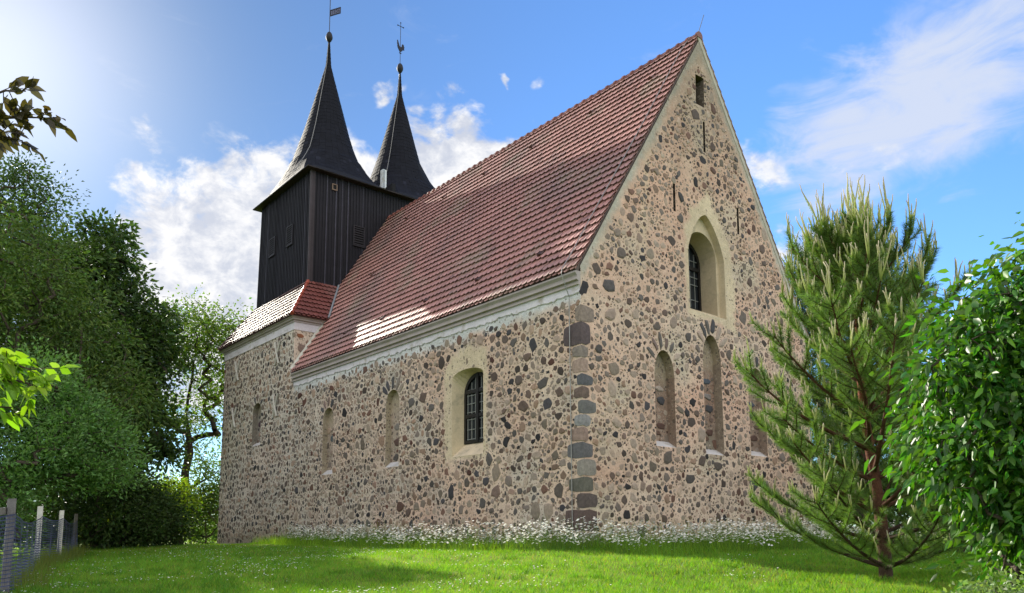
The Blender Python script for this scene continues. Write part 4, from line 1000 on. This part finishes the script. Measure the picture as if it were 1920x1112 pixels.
b = V3(-15.8, -10.1, -.1)
tree('broadleaf_tree', "large tree with drooping pinnate leaves behind the netting fence, sunlit top", "tree", b,
     rel(b, [(0, 0, 7.2, 3.0, 3.2, 2.9), (.2, 2.2, 6.6, 2.4, 2.3, 2.2), (.5, 3.4, 5.0, 1.8, 1.7, 1.8), (0, -2, 6.6, 2.6, 2.4, 2.6), (0, .6, 9.4, 2.0, 2.2, 1.6), (0, -1.4, 9.3, 2.2, 2.2, 1.7), (0, 2, 4.0, 2.4, 2.6, 1.8), (.5, -1, 4.2, 2.5, 2.6, 2.0)]), 560, 95, .17, .06, GRN, trunk_r=.3, spread=.42, droop=.55, hue=.12, leafmat=MAT['dark_leaf'])
b = V3(-24.6, -5.6, -.1)
tree('broadleaf_tree', "tall dark green tree rising behind the pinnate one, with ragged right edge", "tree", b,
     rel(b, [(0, 0, 9.8, 3.0, 3.0, 3.8), (.3, 1.8, 9.6, 2.2, 1.9, 2.8), (.4, 2.4, 7.0, 1.8, 1.5, 2.0), (0, -2, 10.3, 2.4, 2.4, 3.2), (0, .3, 13.2, 1.7, 1.8, 1.6), (.3, 2.2, 4.8, 1.8, 1.7, 1.6)]), 360, 85, .26, .15, DGRN, trunk_r=.3, spread=.42, droop=.35, leafmat=MAT['dark_leaf'])
b = V3(-28.5, -9.0, -.1)
tree('broadleaf_tree', "distant thin-topped tree peeping over the leftmost crown", "tree", b,
     rel(b, [(0, .4, 14.2, 2.4, 2.6, 3.4), (0, 1.4, 17.0, 1.4, 1.6, 1.5), (0, -1.5, 10, 2.6, 2.6, 3)]), 330, 70, .2, .1, DGRN, trunk_r=.28, spread=.5, leafmat=MAT['dark_leaf'])
b = V3(-11.2, -10.0, -.05)
tree('elder_bush', "broad leafy elder bush in front of the trees beside the fence", "bush", b,
     rel(b, [(0, 0, 1.5, 1.3, 1.3, 1.5), (0, .2, 3.2, 1.9, 1.9, 1.9), (.1, 1.7, 3.1, 1.5, 1.4, 1.35), (0, 2.7, 2.7, 1.1, .9, 1.05), (0, -1.8, 3.0, 1.7, 1.8, 1.9), (0, .6, 4.3, 1.6, 1.8, 1.3)]), 620, 80, .125, .06, ELD, trunk_r=.09, spread=.3, droop=.15, up=.5, stems=[(Vector(b), Vector(b) + Vector((.1, .5, 2.4))), (Vector(b) + Vector((.2, 0, 0)), Vector(b) + Vector((0, -.9, 2.4))), (Vector(b) + Vector((0, .2, 0)), Vector(b) + Vector((-.2, .9, 2.2)))], hue=.06)
b = V3(-19.2, -5.6, -.1)
tree('shade_bush', "dark shaded bush at the end of the netting fence", "bush", b,
     rel(b, [(0, 0, 1.4, 1.8, 1.8, 1.5), (.2, 1.3, 1.2, 1.5, 1.2, 1.2), (-.5, 2.3, 1.0, 1.4, 1.0, 1.0), (0, -1.5, 1.6, 1.6, 1.5, 1.6), (0, .4, 2.5, 1.5, 1.5, 1.1)]), 330, 70, .15, .09, DGRN, trunk_r=.08, spread=.33, droop=.3, leafmat=MAT['dark_leaf'])
b = V3(-27.2, -.4, -.1)
tree('slender_tree', "slender open-crowned tree beside the church's far corner with forked trunk", "tree", b,
     rel(b, [(0, 0, 10.6, 2.2, 2.1, 2.0), (.4, 1.7, 10.8, 1.7, 1.6, 1.5), (-.2, -1.5, 9.4, 1.7, 1.5, 1.6), (.3, 1.4, 8.2, 1.6, 1.5, 1.5), (0, -1.4, 6.8, 1.3, 1.2, 1.1), (0, .6, 6.0, 1.4, 1.6, 1.2), (.2, 1.2, 4.2, 1.3, 1.2, 1.0)]), 270, 60, .17, .10, LGRN, trunk_r=.2, spread=.5, bark_col=(.05, .04, .032), trunk_top=(b[0], b[1] + .3, b[2] + 9.4), shell=.8, hue=.15)
b = V3(-29.5, -3.2, -.1)
tree('slender_tree', "thin tree with two leaning stems left of the open-crowned one", "tree", b,
     rel(b, [(0, 0, 8.4, 1.3, 1.3, 1.6), (0, .9, 6.4, 1.1, 1.0, 1.1), (0, -.9, 5.6, 1.3, 1.2, 1.3), (0, .5, 3.4, 1.3, 1.2, 1.0)]), 130, 55, .17, .1, LGRN, trunk_r=.14, spread=.45, bark_col=(.05, .04, .032), shell=.8, hue=.15)
for (x, y, h, w, lab, c, nn) in ((-25.6, -2.0, 3.0, 1.5, "sunlit yellow-green sapling thicket left of the church corner", lin(140, 160, 44), 150), (-26.8, .8, 3.2, 1.3, "shaded low bush right against the church's far corner", GRN, 90),
                        (-23.6, -3.9, 1.5, 1.0, "small bright bush between dark bush and slender trees", lin(150, 165, 44), 90), (-33, -.6, 4.2, 2.2, "backlit hazel bush far behind the slender trees", lin(132, 150, 46), 150),
                        (-33.5, 3.5, 3.6, 2.2, "backlit bush farthest right behind the church corner", lin(120, 146, 46), 110), (-31.5, -6, 3.4, 2.0, "leafy bush deep behind the dark bush", GRN, 130)):
    b = V3(x, y, -.1)
    tree('undergrowth_bush', lab, "bush", b, rel(b, [(0, 0, h * .55, w, w, h * .5), (.2, w * .5, h * .8, w * .7, w * .6, h * .3), (0, -w * .5, h * .6, w * .8, w * .7, h * .4)]), nn, 60, .15, .09, c, trunk_r=.05, spread=.35, hue=.14, shell=.7)

# trees behind the gable on the right
b = V3(-.5, 14.0, -.9)
tree('background_pine', "dark round-topped conifer far behind the young pine", "tree", b,
     rel(b, [(0, 0, 7, 2.4, 2.4, 3.4), (-.8, -.9, 9.4, 1.6, 1.6, 2), (.7, .7, 9.2, 1.6, 1.6, 2), (0, 0, 11.0, 1.2, 1.2, 1.2), (.6, .8, 4.4, 2.6, 2.6, 2.4)]), 620, 200, .16, .03, lin(52, 72, 44), trunk_r=.2, spread=.3, leafmat=MAT['needle'], up=.35, droop=.1)
b = V3(5.3, 6.8, -.1)
tree('hedge_tree', "bushy hedge tree between the young pine and the glossy shrub", "tree", b,
     rel(b, [(0, 0, 2.0, 1.4, 1.4, 1.8), (1.3, 1.3, 2.8, 1.8, 1.8, 2.4), (2.8, 2.6, 2.8, 2.0, 2.0, 2.6), (.5, .6, 4.3, 1.2, 1.2, 1.3), (1.3, 1.2, 5.4, 1.1, 1.1, 1.1), (2.6, 2.4, 5.2, 1.4, 1.4, 1.2)]), 620, 62, .15, .08, DGRN, trunk_r=.12, spread=.36)

for (x, y, h, w, lab) in ((-.3, 17.6, 3.4, 2.0, "leafy bush far behind the young pine's trunk"), (2.6, 16.4, 3.4, 2.2, "dark bush far back between hedge tree and young pine"), (-2.9, 16.0, 3.0, 1.8, "farthest bush just past the gable's right corner")):
    b = V3(x, y, -.15)
    tree('undergrowth_bush', lab, "bush", b, rel(b, [(0, 0, h * .5, w, w, h * .5), (.3, w * .5, h * .7, w * .7, w * .6, h * .3), (0, -w * .5, h * .5, w * .8, w * .7, h * .45)]), 170, 60, .16, .1, DGRN, trunk_r=.05, spread=.35, hue=.14, shell=.7)
# dogwood shrub filling the right edge
b = V3(10.35, -4.0, -.05)
tree('dogwood_shrub', "tall glossy-leaved shrub filling the right edge beside the young pine", "shrub", b,
     rel(b, [(0, 0, 1.7, 1.05, 1.05, 1.5), (-.45, -.3, 1.7, .7, .7, 1.2), (.1, .1, 2.9, .85, .85, .95), (-.35, -.1, 2.45, .7, .7, .75), (.7, .5, 2.4, 1.1, 1.1, 1.6), (.5, .45, 3.35, .8, .8, .6), (-.3, -.3, .7, .75, .75, .6), (-.75, -.45, 2.2, .55, .55, .7), (-.7, -.42, 2.85, .42, .42, .42), (.1, .9, 1.2, .9, .9, 1.3), (-.95, -.58, 1.8, .5, .5, .9), (-.85, -.5, 2.6, .4, .4, .5), (-.35, -.1, 3.0, .5, .5, .5)]), 1300, 28, .108, .05, lin(68, 110, 35), trunk_r=.035, spread=.2, droop=.75, up=.1, hue=.22, twig=.005,
     stems=[(Vector(b), Vector(b) + Vector((-.4, -.2, 2.0))), (Vector(b) + Vector((.2, .1, 0)), Vector(b) + Vector((.2, .1, 2.6))), (Vector(b) + Vector((.1, -.1, 0)), Vector(b) + Vector((.6, .4, 2.4)))], crown_name='foliage', leafmat=MAT['gloss_leaf'], fine=True)
b = V3(10.3, -5.5, -.05)
tree('spiraea_bush', "low grey-green small-leaved bush at the lower right corner", "bush", b,
     rel(b, [(0, 0, .28, .75, .6, .34), (.4, .35, .4, .6, .55, .4), (-.3, -.25, .2, .5, .45, .25)]), 260, 40, .055, .03, lin(112, 132, 84), trunk_r=.02, spread=.1, twig=.004, hue=.06, crown_name='foliage')

# ---- young pine
def build_pine():
    px, py = 6.95, -.98; z0 = g(px, py) - .05; H = 5.25
    root = empty('young_pine', (px, py, z0), "young pine with upright pale candles standing before the gable", "tree")
    r = random.Random(17); wood = MB(); NP = []; ND = []; NC = []; can = MB()
    lean = lambda z: Vector((px - .028 * z, py - .033 * z, z0 + z))
    tk = [lean(z) + Vector((.03 * math.sin(z * 1.7), .03 * math.cos(z * 1.3), 0)) for z in np.linspace(0, H, 14)]
    for i in range(13):
        t = i / 13; c = mixl(lin(84, 66, 56), lin(120, 72, 52), min(1, t * 2))
        wood.tube([tk[i], tk[i + 1]], [.085 * (1 - t) ** .8 + .012, .085 * (1 - (i + 1) / 13) ** .8 + .012], 8, c, cap=False)
    def needles(a, b, n, ln, tone=1.):
        a, b = np.array(a), np.array(b); ax = b - a; L = np.linalg.norm(ax); ax = ax / (L + 1e-9)
        t = rng.uniform(0.05, 1, n); P = a + (b - a) * t[:, None]
        rv = unit(np.cross(ax, rng.normal(size=(n, 3)))); D = ax * rng.uniform(.35, .9, (n, 1)) + rv * rng.uniform(.45, 1.25, (n, 1)) + np.array([0, 0, .12])
        NP.append(P); ND.append(unit(D) * (ln * rng.uniform(.7, 1.2, (n, 1)))); NC.append(leaf_cols(n, np.array(lin(104, 130, 66)) * tone, .25, .1))
    def candle(p, d, L, th=.0085):
        d = Vector(d).normalized(); side = Vector((r.uniform(-1, 1), r.uniform(-1, 1), 0)) * .2
        pts = [Vector(p) + d * L * t + side * L * (t ** 2) * r.uniform(.3, 1) * .9 + Vector((0, 0, L * .1 * t * t)) for t in (0, .3, .6, .85, 1)]
        k = r.uniform(.8, 1.15); a, b = mulc(lin(176, 190, 92), k), mulc(lin(200, 188, 166), k)
        n = 6; o = len(can.v); can.tube(pts, [th, th * 1.05, th, th * .85, th * .5], n, a)
        for i in range(5):
            for q in range(n): can.c[o + i * n + q] = mixl(a, b, (0, .15, .5, .8, 1)[i])
        m = int(L * 130); A = np.array(pts[0]); B = np.array(pts[3])           # sheathed young needles
        t = rng.uniform(.1, .9, m); P = A + (B - A) * t[:, None]; D = unit(B - A) * .9 + unit(rng.normal(size=(m, 3))) * .42
        NP.append(P); ND.append(unit(D) * .035); NC.append(leaf_cols(m, lin(150, 168, 74), .2, .08))
    def shoot(a, d, L, tone, cand):
        d = d.normalized(); up = Vector((0, 0, 1)); m = a + d * L * .5; b = m + (d + up * .35).normalized() * L * .5
        wood.tube([a, m, b], [.009, .007, .005], 4, lin(86, 66, 50), cap=False)
        n = int(L * 640)
        needles(a + (m - a) * .1, m, n // 2, .11, tone); needles(m, b, n // 2 + 20, .11, tone)
        if cand > 0:
            for k in range(r.choice((1, 2, 3, 3))):
                candle(b, up + Vector((r.uniform(-.3, .3), r.uniform(-.3, .3), 0)) + d * .12, cand * r.uniform(.55, 1.15) * (1.25 if k == 0 else .9))
    zs = [(.26, 5, 1.75), (.62, 5, 1.95), (1.05, 6, 2.1), (1.5, 6, 2.2), (1.95, 6, 2.15), (2.4, 6, 1.95), (2.85, 6, 1.75), (3.28, 6, 1.55), (3.7, 6, 1.38), (4.1, 6, 1.18), (4.48, 6, .9), (4.8, 5, .6)]
    for wi, (z, nb, L) in enumerate(zs):
        a0 = r.uniform(0, 6.28)
        for k in range(nb):
            az = a0 + 6.283 * k / nb + r.uniform(-.25, .25); LL = L * r.uniform(.78, 1.12); zz = z + r.uniform(-.08, .08)
            rise = R(8 + 40 * (z / H) + r.uniform(-8, 8)); p = lean(zz); pts = [p]; d = Vector((math.cos(az) * math.cos(rise), math.sin(az) * math.cos(rise), math.sin(rise)))
            nseg = 7
            for s in range(nseg):
                d = (d + Vector((r.uniform(-.07, .07), r.uniform(-.07, .07), .055 + r.uniform(-.03, .05)))).normalized(); pts.append(pts[-1] + d * LL / nseg)
            rr = .012 + .018 * LL / 1.8
            wood.tube(pts, [rr * (1 - .8 * i / nseg) + .003 for i in range(nseg + 1)], 5, lin(88, 62, 48) if z > 1 else lin(70, 56, 48), cap=False)
            low = False
            tone = r.uniform(.85, 1.15)
            for s in range(2, nseg + 1):
                ns = 2 if s < nseg else 3
                if low and s < 4: continue
                for q in range(ns):
                    f = r.random(); a = pts[s - 1].lerp(pts[s], f); dd = (pts[s] - pts[s - 1]).normalized(); side = dd.cross(Vector((0, 0, 1))).normalized() * (1 if (q + s) % 2 else -1)
                    ln = (.5 - .28 * s / nseg) * LL / 1.5 + .1
                    shoot(a, dd * .75 + side * r.uniform(.5, 1.) + Vector((0, 0, r.uniform(-.1, .3))), ln * r.uniform(.7, 1.2), tone, (.15 + .08 * (z / H)) if r.random() < (.62 + .3 * z / H) else 0)
            needles(pts[-4], pts[-1], 240, .1, tone)
            big = .2 + .48 * max(0, (z - 1.2) / (H - 1.2))
            for q in range(r.choice((3, 4, 5, 6))): candle(pts[-1], Vector((r.uniform(-.3, .3), r.uniform(-.3, .3), 1)) + d * .2, big * r.uniform(.6, 1.2), .010 if z > 2 else .009)
    needles(tk[-3], tk[-1], 260, .09)
    for q in range(7): candle(tk[-1], Vector((r.uniform(-.3, .3), r.uniform(-.3, .3), 1)), .4 * r.uniform(.7, 1.15), .014)
    candle(tk[-1], Vector((.05, .02, 1)), .72, .016)
    reparent(wood.build('trunk', MAT['bark'], None, True), root)
    P, D, C = np.concatenate(NP), np.concatenate(ND), np.concatenate(NC); n = len(P)
    Sd = unit(np.cross(D, rng.normal(size=(n, 3)))) * .0029
    V = np.empty((n, 3, 3)); V[:, 0] = P - Sd; V[:, 1] = P + Sd; V[:, 2] = P + D
    o = np_obj('needle_foliage', V.reshape(-1, 3), np.arange(n * 3).reshape(-1, 3), np.repeat(C, 3, axis=0), MAT['needle']); reparent(o, root)
    reparent(can.build('candle_shoots', MAT['petal'], None, True), root)
build_pine()

# ---- fruit trees left of the camera: only their outermost branches reach into view
def fruit_tree(label, foot, top, tips, col, seed, ll, lw, nl):
    r = random.Random(seed); root = empty('fruit_tree', foot, label, "tree"); w = MB(); f = Vector(foot); t = Vector(top)
    w.tube([f, f.lerp(t, .5) + Vector((.05, .03, 0)), t], [.09, .075, .05], 8, lin(84, 74, 66)); NPs = []; NDs = []
    for (tip, bend, dens) in tips:
        tip = Vector(tip); a = f.lerp(t, r.uniform(.82, 1.)); pts = []
        for i in range(15):
            k = i / 14; pts.append(a.lerp(tip, k) + Vector((0, 0, bend * math.sin(k * math.pi))) + Vector((r.uniform(-.02, .02), r.uniform(-.02, .02), r.uniform(-.02, .02))))
        w.tube(pts, [.028 * (1 - i / 14) + .0035 for i in range(15)], 5, lin(74, 62, 56))
        for i in range(5, 15):
            for _ in range(dens):
                p = pts[i].lerp(pts[i - 1], r.random()); d = (pts[i] - pts[i - 1]).normalized(); s = Vector((r.gauss(0, 1), r.gauss(0, 1), r.gauss(0, .8))).normalized()
                q = p + (d * .6 + s).normalized() * r.uniform(.04, .15); w.tube([p, q], [.003, .002], 3, lin(90, 80, 60), cap=False)
                for _ in range(nl):
                    pp = p.lerp(q, r.uniform(.3, 1)); NPs.append(tuple(pp)); NDs.append(tuple(d * .5 + s * .6 + Vector((r.gauss(0, .45), r.gauss(0, .45), r.gauss(-.15, .4)))))
    reparent(w.build('trunk', MAT['bark'], None, True), root)
    P, D = np.array(NPs), np.array(NDs); V, F, C = leaf_mesh(P, D, ll, lw, leaf_cols(len(P), col, .2, .08), fold=.14, droop=.12, fine=True)
    reparent(np_obj('foliage', V, F, C, MAT['leaf'], smooth=True), root)
fx, fy = 6.9, -13.3
fruit_tree("fruit tree whose twig, coloured dark like a silhouette, hangs against the sky at upper left", (fx, fy, g(fx, fy) - .05), (fx + .1, fy + .3, 2.5),
           [((7.61, -11.74, 2.72), .12, 5), ((7.5, -11.85, 2.62), .1, 5), ((7.66, -11.86, 2.82), .1, 3), ((7.4, -12.05, 2.5), .05, 4), ((7.35, -12.2, 2.85), .1, 3)], lin(66, 58, 42), 4, .08, .04, 4)  # leaf colour darkened to give this twig its backlit look
fx, fy = 6.5, -13.0
fruit_tree("bright green apple twig tree reaching in at the left edge", (fx, fy, g(fx, fy) - .05), (fx + .1, fy + .2, 1.55),
           [((7.62, -11.66, 1.27), .1, 4), ((7.55, -11.72, 1.38), .12, 4), ((7.5, -11.8, 1.17), .1, 3), ((7.45, -11.9, 1.48), .05, 3)], lin(120, 150, 40), 9, .08, .044, 5)

# ---- netting fence
def build_fence():
    P = [(3.4, -12.1), (.27, -10.85), (-6.41, -9.5), (-9.31, -8.6), (-15.44, -7.12)]; Ht = [1.15, 1.19, 1.2, 1.18, 1.2]
    root = empty('netting_fence', (P[1][0], P[1][1], g(*P[1])), "sagging blue netting fence on weathered wooden posts", "fence")
    cols = [lin(120, 116, 112), lin(112, 108, 108), lin(190, 186, 180), lin(184, 180, 172), lin(110, 104, 96)]
    for (x, y), h, c in zip(P, Ht, cols):
        mb = MB(); z = g(x, y); w = .045; k = rnd.uniform(-.02, .02)
        mb.hexa([(x - w, y - w, z - .3), (x + w, y - w, z - .3), (x + w, y + w, z - .3), (x - w, y + w, z - .3), (x - w + k, y - w, z + h), (x + w + k, y - w, z + h + .01), (x + w + k, y + w, z + h + .015), (x - w + k, y + w, z + h)], c)
        reparent(mb.build('post', MAT['wood']), root)
    mb = MB(); a, b = P[0], P[1]
    mb.hexa([(a[0], a[1] - .02, g(*a) + 1.0), (b[0], b[1] - .07, g(*b) + 1.0), (b[0], b[1] - .046, g(*b) + 1.0), (a[0], a[1] + .02, g(*a) + 1.0), (a[0], a[1] - .02, g(*a) + 1.09), (b[0], b[1] - .07, g(*b) + 1.09), (b[0], b[1] - .046, g(*b) + 1.09), (a[0], a[1] + .02, g(*a) + 1.09)], lin(130, 124, 116))
    reparent(mb.build('rail', MAT['wood']), root)
    net = MB(); r = random.Random(6)
    for (a, b) in zip(P, P[1:]):
        L = math.dist(a, b); nu = max(8, int(L / .06)); nv = 20; u = Vector((b[0] - a[0], b[1] - a[1], 0)) / L; nrm = Vector((-u.y, u.x, 0))
        grid = []
        for i in range(nu + 1):
            t = i / nu; x, y = a[0] + (b[0] - a[0]) * t, a[1] + (b[1] - a[1]) * t; z = g(x, y); sag = 1.0 - .22 * math.sin(math.pi * t) * (.6 if L > 4 else .35)
            f = .06 * math.sin(t * L * 5.1) + .05 * noise.noise((t * L * 2, 0, a[0])); row = []
            for j in range(nv + 1):
                v = j / nv; row.append(Vector((x, y, z + sag * v)) + nrm * (f * (1.1 - v) - .055) + u * .03 * noise.noise((t * L * 3, v * 4, 3)))
            grid.append(row)
        tw = .0075
        for i in range(nu + 1):
            c = mulc(lin(92, 98, 136), r.uniform(.5, 1.35))
            for j in range(nv): net.add([grid[i][j] - u * tw, grid[i][j] + u * tw, grid[i][j + 1] + u * tw, grid[i][j + 1] - u * tw], [(0, 1, 2, 3)], c)
        zz = Vector((0, 0, tw * .8))
        for j in range(nv + 1):
            c = mulc(lin(74, 80, 118), r.uniform(.7, 1.2)); k = 1.8 if j == nv else 1
            for i in range(nu): net.add([grid[i][j] - zz * k, grid[i + 1][j] - zz * k, grid[i + 1][j] + zz * k, grid[i][j] + zz * k], [(0, 1, 2, 3)], c)
    o = net.build('netting', MAT['net']); reparent(o, root)
build_fence()

# ---- lawn
def in_church(x, y): return (x > BX0 - .02) & (x < .02) & (y > -.02) & (y < NW)
def wedge(n, r0, r1, power=1.):
    f0 = math.atan2(cf.y, cf.x); half = R(41)
    r = r0 * (r1 / r0) ** rng.uniform(0, 1, n) ** power; a = f0 + rng.uniform(-half, half, n)
    x = CAM.x + r * np.cos(a); y = CAM.y + r * np.sin(a); k = ~in_church(x, y)
    return x[k], y[k], r[k]
def blades(x, y, h, w, col, lean=.5):
    n = len(x); z = gnp(x, y) - .004; P = np.c_[x, y, z]; az = rng.uniform(0, 6.283, n); s = np.c_[np.cos(az), np.sin(az), np.zeros(n)] * (w * .5)[:, None]
    t = P + np.c_[rng.normal(0, lean, n) * h, rng.normal(0, lean, n) * h, h]
    V = np.empty((n, 3, 3)); V[:, 0] = P - s; V[:, 1] = P + s; V[:, 2] = t
    return V.reshape(-1, 3), np.arange(n * 3).reshape(-1, 3), np.repeat(col, 3, axis=0)
x, y, r_ = wedge(330000, 5.5, 38, 1.)
pn = np.array([noise.noise((a * .5, b * .5, 2)) + .6 * noise.noise((a * 1.8, b * 1.8, 8)) for a, b in zip(x, y)])
h = (.035 + .022 * rng.uniform(size=len(x)) + .03 * np.clip(pn, 0, 1)) * (1 + .25 * (r_ > 12)); w = .0035 * np.clip(r_ / 6, 1, 3.2) * rng.uniform(.7, 1.3, len(x))
c = leaf_cols(len(x), lin(104, 152, 52), .3, .2); tt = np.clip(pn + .2, 0, 1)[:, None] * .5; c = c * (1 - tt) + np.array(lin(86, 136, 40)) * tt
dry = rng.uniform(size=len(x)) < .05; c[dry] = np.array(lin(150, 142, 84))
lawn = np_obj('lawn_grass', *blades(x, y, h, w, c), MAT['grass']); tag(lawn, "short mown lawn grass in front of the church", "grass", kind='stuff')
# darker broad-leaved tufts in the lawn
cx_, cy_, cr_ = wedge(2600, 6, 26, 1.); q = rng.integers(0, len(cx_), 60000); x = cx_[q] + rng.normal(0, .07, 60000); y = cy_[q] + rng.normal(0, .07, 60000)
k = ~in_church(x, y); x, y, q = x[k], y[k], q[k]; n = len(x); tone = rng.uniform(.7, 1.25, len(cx_))[q][:, None]
o = np_obj('lawn_tufts', *blades(x, y, rng.uniform(.05, .11, n), rng.uniform(.008, .02, n), leaf_cols(n, lin(84, 130, 44), .25, .15) * tone, .6), MAT['grass']); tag(o, "taller darker tufts standing out of the mown lawn", "grass", kind='stuff')
# taller grass: wall foot and fence line
def along(a, b, n, w, off=0):
    t = rng.uniform(0, 1, n); d = np.array(b) - np.array(a); L = np.linalg.norm(d); nrm = np.array([d[1], -d[0]]) / L; s = rng.uniform(0, 1, n) ** 1.2 * w + off
    return a[0] + d[0] * t + nrm[0] * s, a[1] + d[1] * t + nrm[1] * s
x1, y1 = along((-15.5, 0), (0, 0), 9000, 1.5, .05); x2, y2 = along((0, -.8), (0, 10), 9000, 2.6, .05)
x3, y3 = along((-15.5, 0), (0, 0), 1600, .35, .03); x4, y4 = along((0, 0), (0, 10), 1100, .4, .03)
x = np.r_[x1, x2, x3, x4]; y = np.r_[y1, y2, y3, y4]; n = len(x)
h = rng.uniform(.12, .38, n); h[-2700:] = rng.uniform(.35, .85, 2700); tall = np_obj('tall_grass', *blades(x, y, h, rng.uniform(.006, .013, n), leaf_cols(n, lin(100, 140, 46), .4, .15), .36), MAT['grass'])
tag(tall, "taller unmown grass along the foot of the church walls", "grass", kind='stuff')
xs_, ys_ = [], []
for a, b in (((.27, -10.85), (-6.41, -9.5)), ((-6.41, -9.5), (-9.31, -8.6)), ((-9.31, -8.6), (-15.44, -7.12))):
    t = rng.uniform(0, 1, 1500); s = rng.uniform(-.4, .6, 1500) * rng.uniform(.2, 1, 1500); L = math.dist(a, b)
    xs_.append(a[0] + (b[0] - a[0]) * t + (-(b[1] - a[1]) / L) * -s); ys_.append(a[1] + (b[1] - a[1]) * t + ((b[0] - a[0]) / L) * -s)
x = np.concatenate(xs_); y = np.concatenate(ys_); n = len(x); h = rng.uniform(.08, .36, n)
o = np_obj('fence_grass', *blades(x, y, h, rng.uniform(.006, .012, n), leaf_cols(n, lin(96, 112, 56), .25, .1), .3), MAT['grass']); tag(o, "dry tall grass grown up along the netting fence", "grass", kind='stuff')

# ---- oxeye daisies in a drift along the walls
def flowers(x, y, h, rad, name, label, tilt=.35, petals=9):
    n = len(x); z = gnp(x, y) + h; ce = np.c_[x, y, z]; nr_ = unit(np.c_[rng.normal(0, tilt, n) - .12, rng.normal(0, tilt, n) - .1, np.ones(n)])
    a = unit(np.cross(nr_, rng.normal(size=(n, 3)))); b = np.cross(nr_, a); m = petals * 2
    V = np.empty((n, m + 1 + 6, 3)); C = np.empty((n, m + 1 + 6, 3)); R_ = (rad * rng.uniform(.75, 1.2, n))[:, None]
    for k in range(m):
        t = 2 * math.pi * k / m; q = 1. if k % 2 == 0 else .86
        V[:, k] = ce + (a * math.cos(t) + b * math.sin(t)) * R_ * q - nr_ * R_ * .12 * (k % 2 == 0)
    V[:, m] = ce + nr_ * R_ * .06
    C[:, :m + 1] = np.array(lin(246, 246, 244)) * rng.uniform(.9, 1.04, (n, 1, 1))
    for k in range(6):
        t = 2 * math.pi * k / 6; V[:, m + 1 + k] = ce + (a * math.cos(t) + b * math.sin(t)) * R_ * .3 + nr_ * R_ * .1
    C[:, m + 1:] = np.array(lin(222, 178, 40))
    base = np.arange(n)[:, None] * (m + 7)
    F = np.concatenate([base + np.array([k, (k + 1) % m, m]) for k in range(m)] + [base + np.array([m + 1, m + 2 + k, m + 3 + k]) for k in range(4)])
    st = np.empty((n, 3, 3)); ft = np.c_[x + rng.normal(0, .05, n), y + rng.normal(0, .05, n), gnp(x, y) - .01]; s = unit(rng.normal(size=(n, 3)) * [1, 1, 0]) * .004
    st[:, 0] = ft - s; st[:, 1] = ft + s; st[:, 2] = ce
    off = n * (m + 7)
    V = np.concatenate([V.reshape(-1, 3), st.reshape(-1, 3)]); C = np.concatenate([C.reshape(-1, 3), np.tile(np.array(lin(86, 116, 44)), (n * 3, 1))])
    F = np.concatenate([F, off + np.arange(n * 3).reshape(-1, 3)])
    o = np_obj(name, V, F, C, MAT['petal']); tag(o, label, "flowers", kind='stuff')
n = 5000; t = rng.uniform(0, 1, n); xa = -14.6 + 14.9 * t ** .85
wd = .4 + 1.2 * np.clip((xa + 14.6) / 8, 0, 1); ya = -.12 - wd * rng.uniform(0, 1, n) ** .8 * rng.uniform(.7, 1.25, n)
keep = np.array([noise.noise((q * .9, p * 2, 4)) + .35 * noise.noise((q * 3, p * 3, 1)) > -.04 for q, p in zip(xa, ya)]); xa, ya = xa[keep], ya[keep]
n = 6600; yb = -1.3 + 12 * rng.uniform(0, 1, n) ** 1.0; wb = 1.5 + 1.5 * np.clip((yb + 1) / 5, 0, 1); xb = .15 + wb * rng.uniform(0, 1, n) ** .9 * rng.uniform(.8, 1.2, n)
keep = np.array([noise.noise((q * 1.1, p * .9, 14)) + .3 * noise.noise((q * 3, p * 3, 1)) > -.08 for q, p in zip(xb, yb)]); xb, yb = xb[keep], yb[keep]
x = np.r_[xa, xb]; y = np.r_[ya, yb]; n = len(x)
hn = np.array([noise.noise((a * 1.2, b * 1.2, 50)) for a, b in zip(x, y)])
flowers(x, y, rng.uniform(.16, .55, n) * (1.05 + .5 * hn), .027, 'oxeye_daisies', "white drift of oxeye daisies along the church wall foot")
x, y, r_ = wedge(16000, 7, 30, 1.); pn = np.array([noise.noise((a * .45, b * .45, 30)) + .5 * noise.noise((a * 1.4, b * 1.4, 31)) for a, b in zip(x, y)])
k = (pn + .45 * (x < 0) * (y < -2) + rng.normal(0, .15, len(x))) > .42; x, y, r_ = x[k], y[k], r_[k]; n = len(x)
flowers(x, y, rng.uniform(.03, .07, n), .013, 'lawn_clover', "tiny white clover heads scattered in the lawn", petals=4)
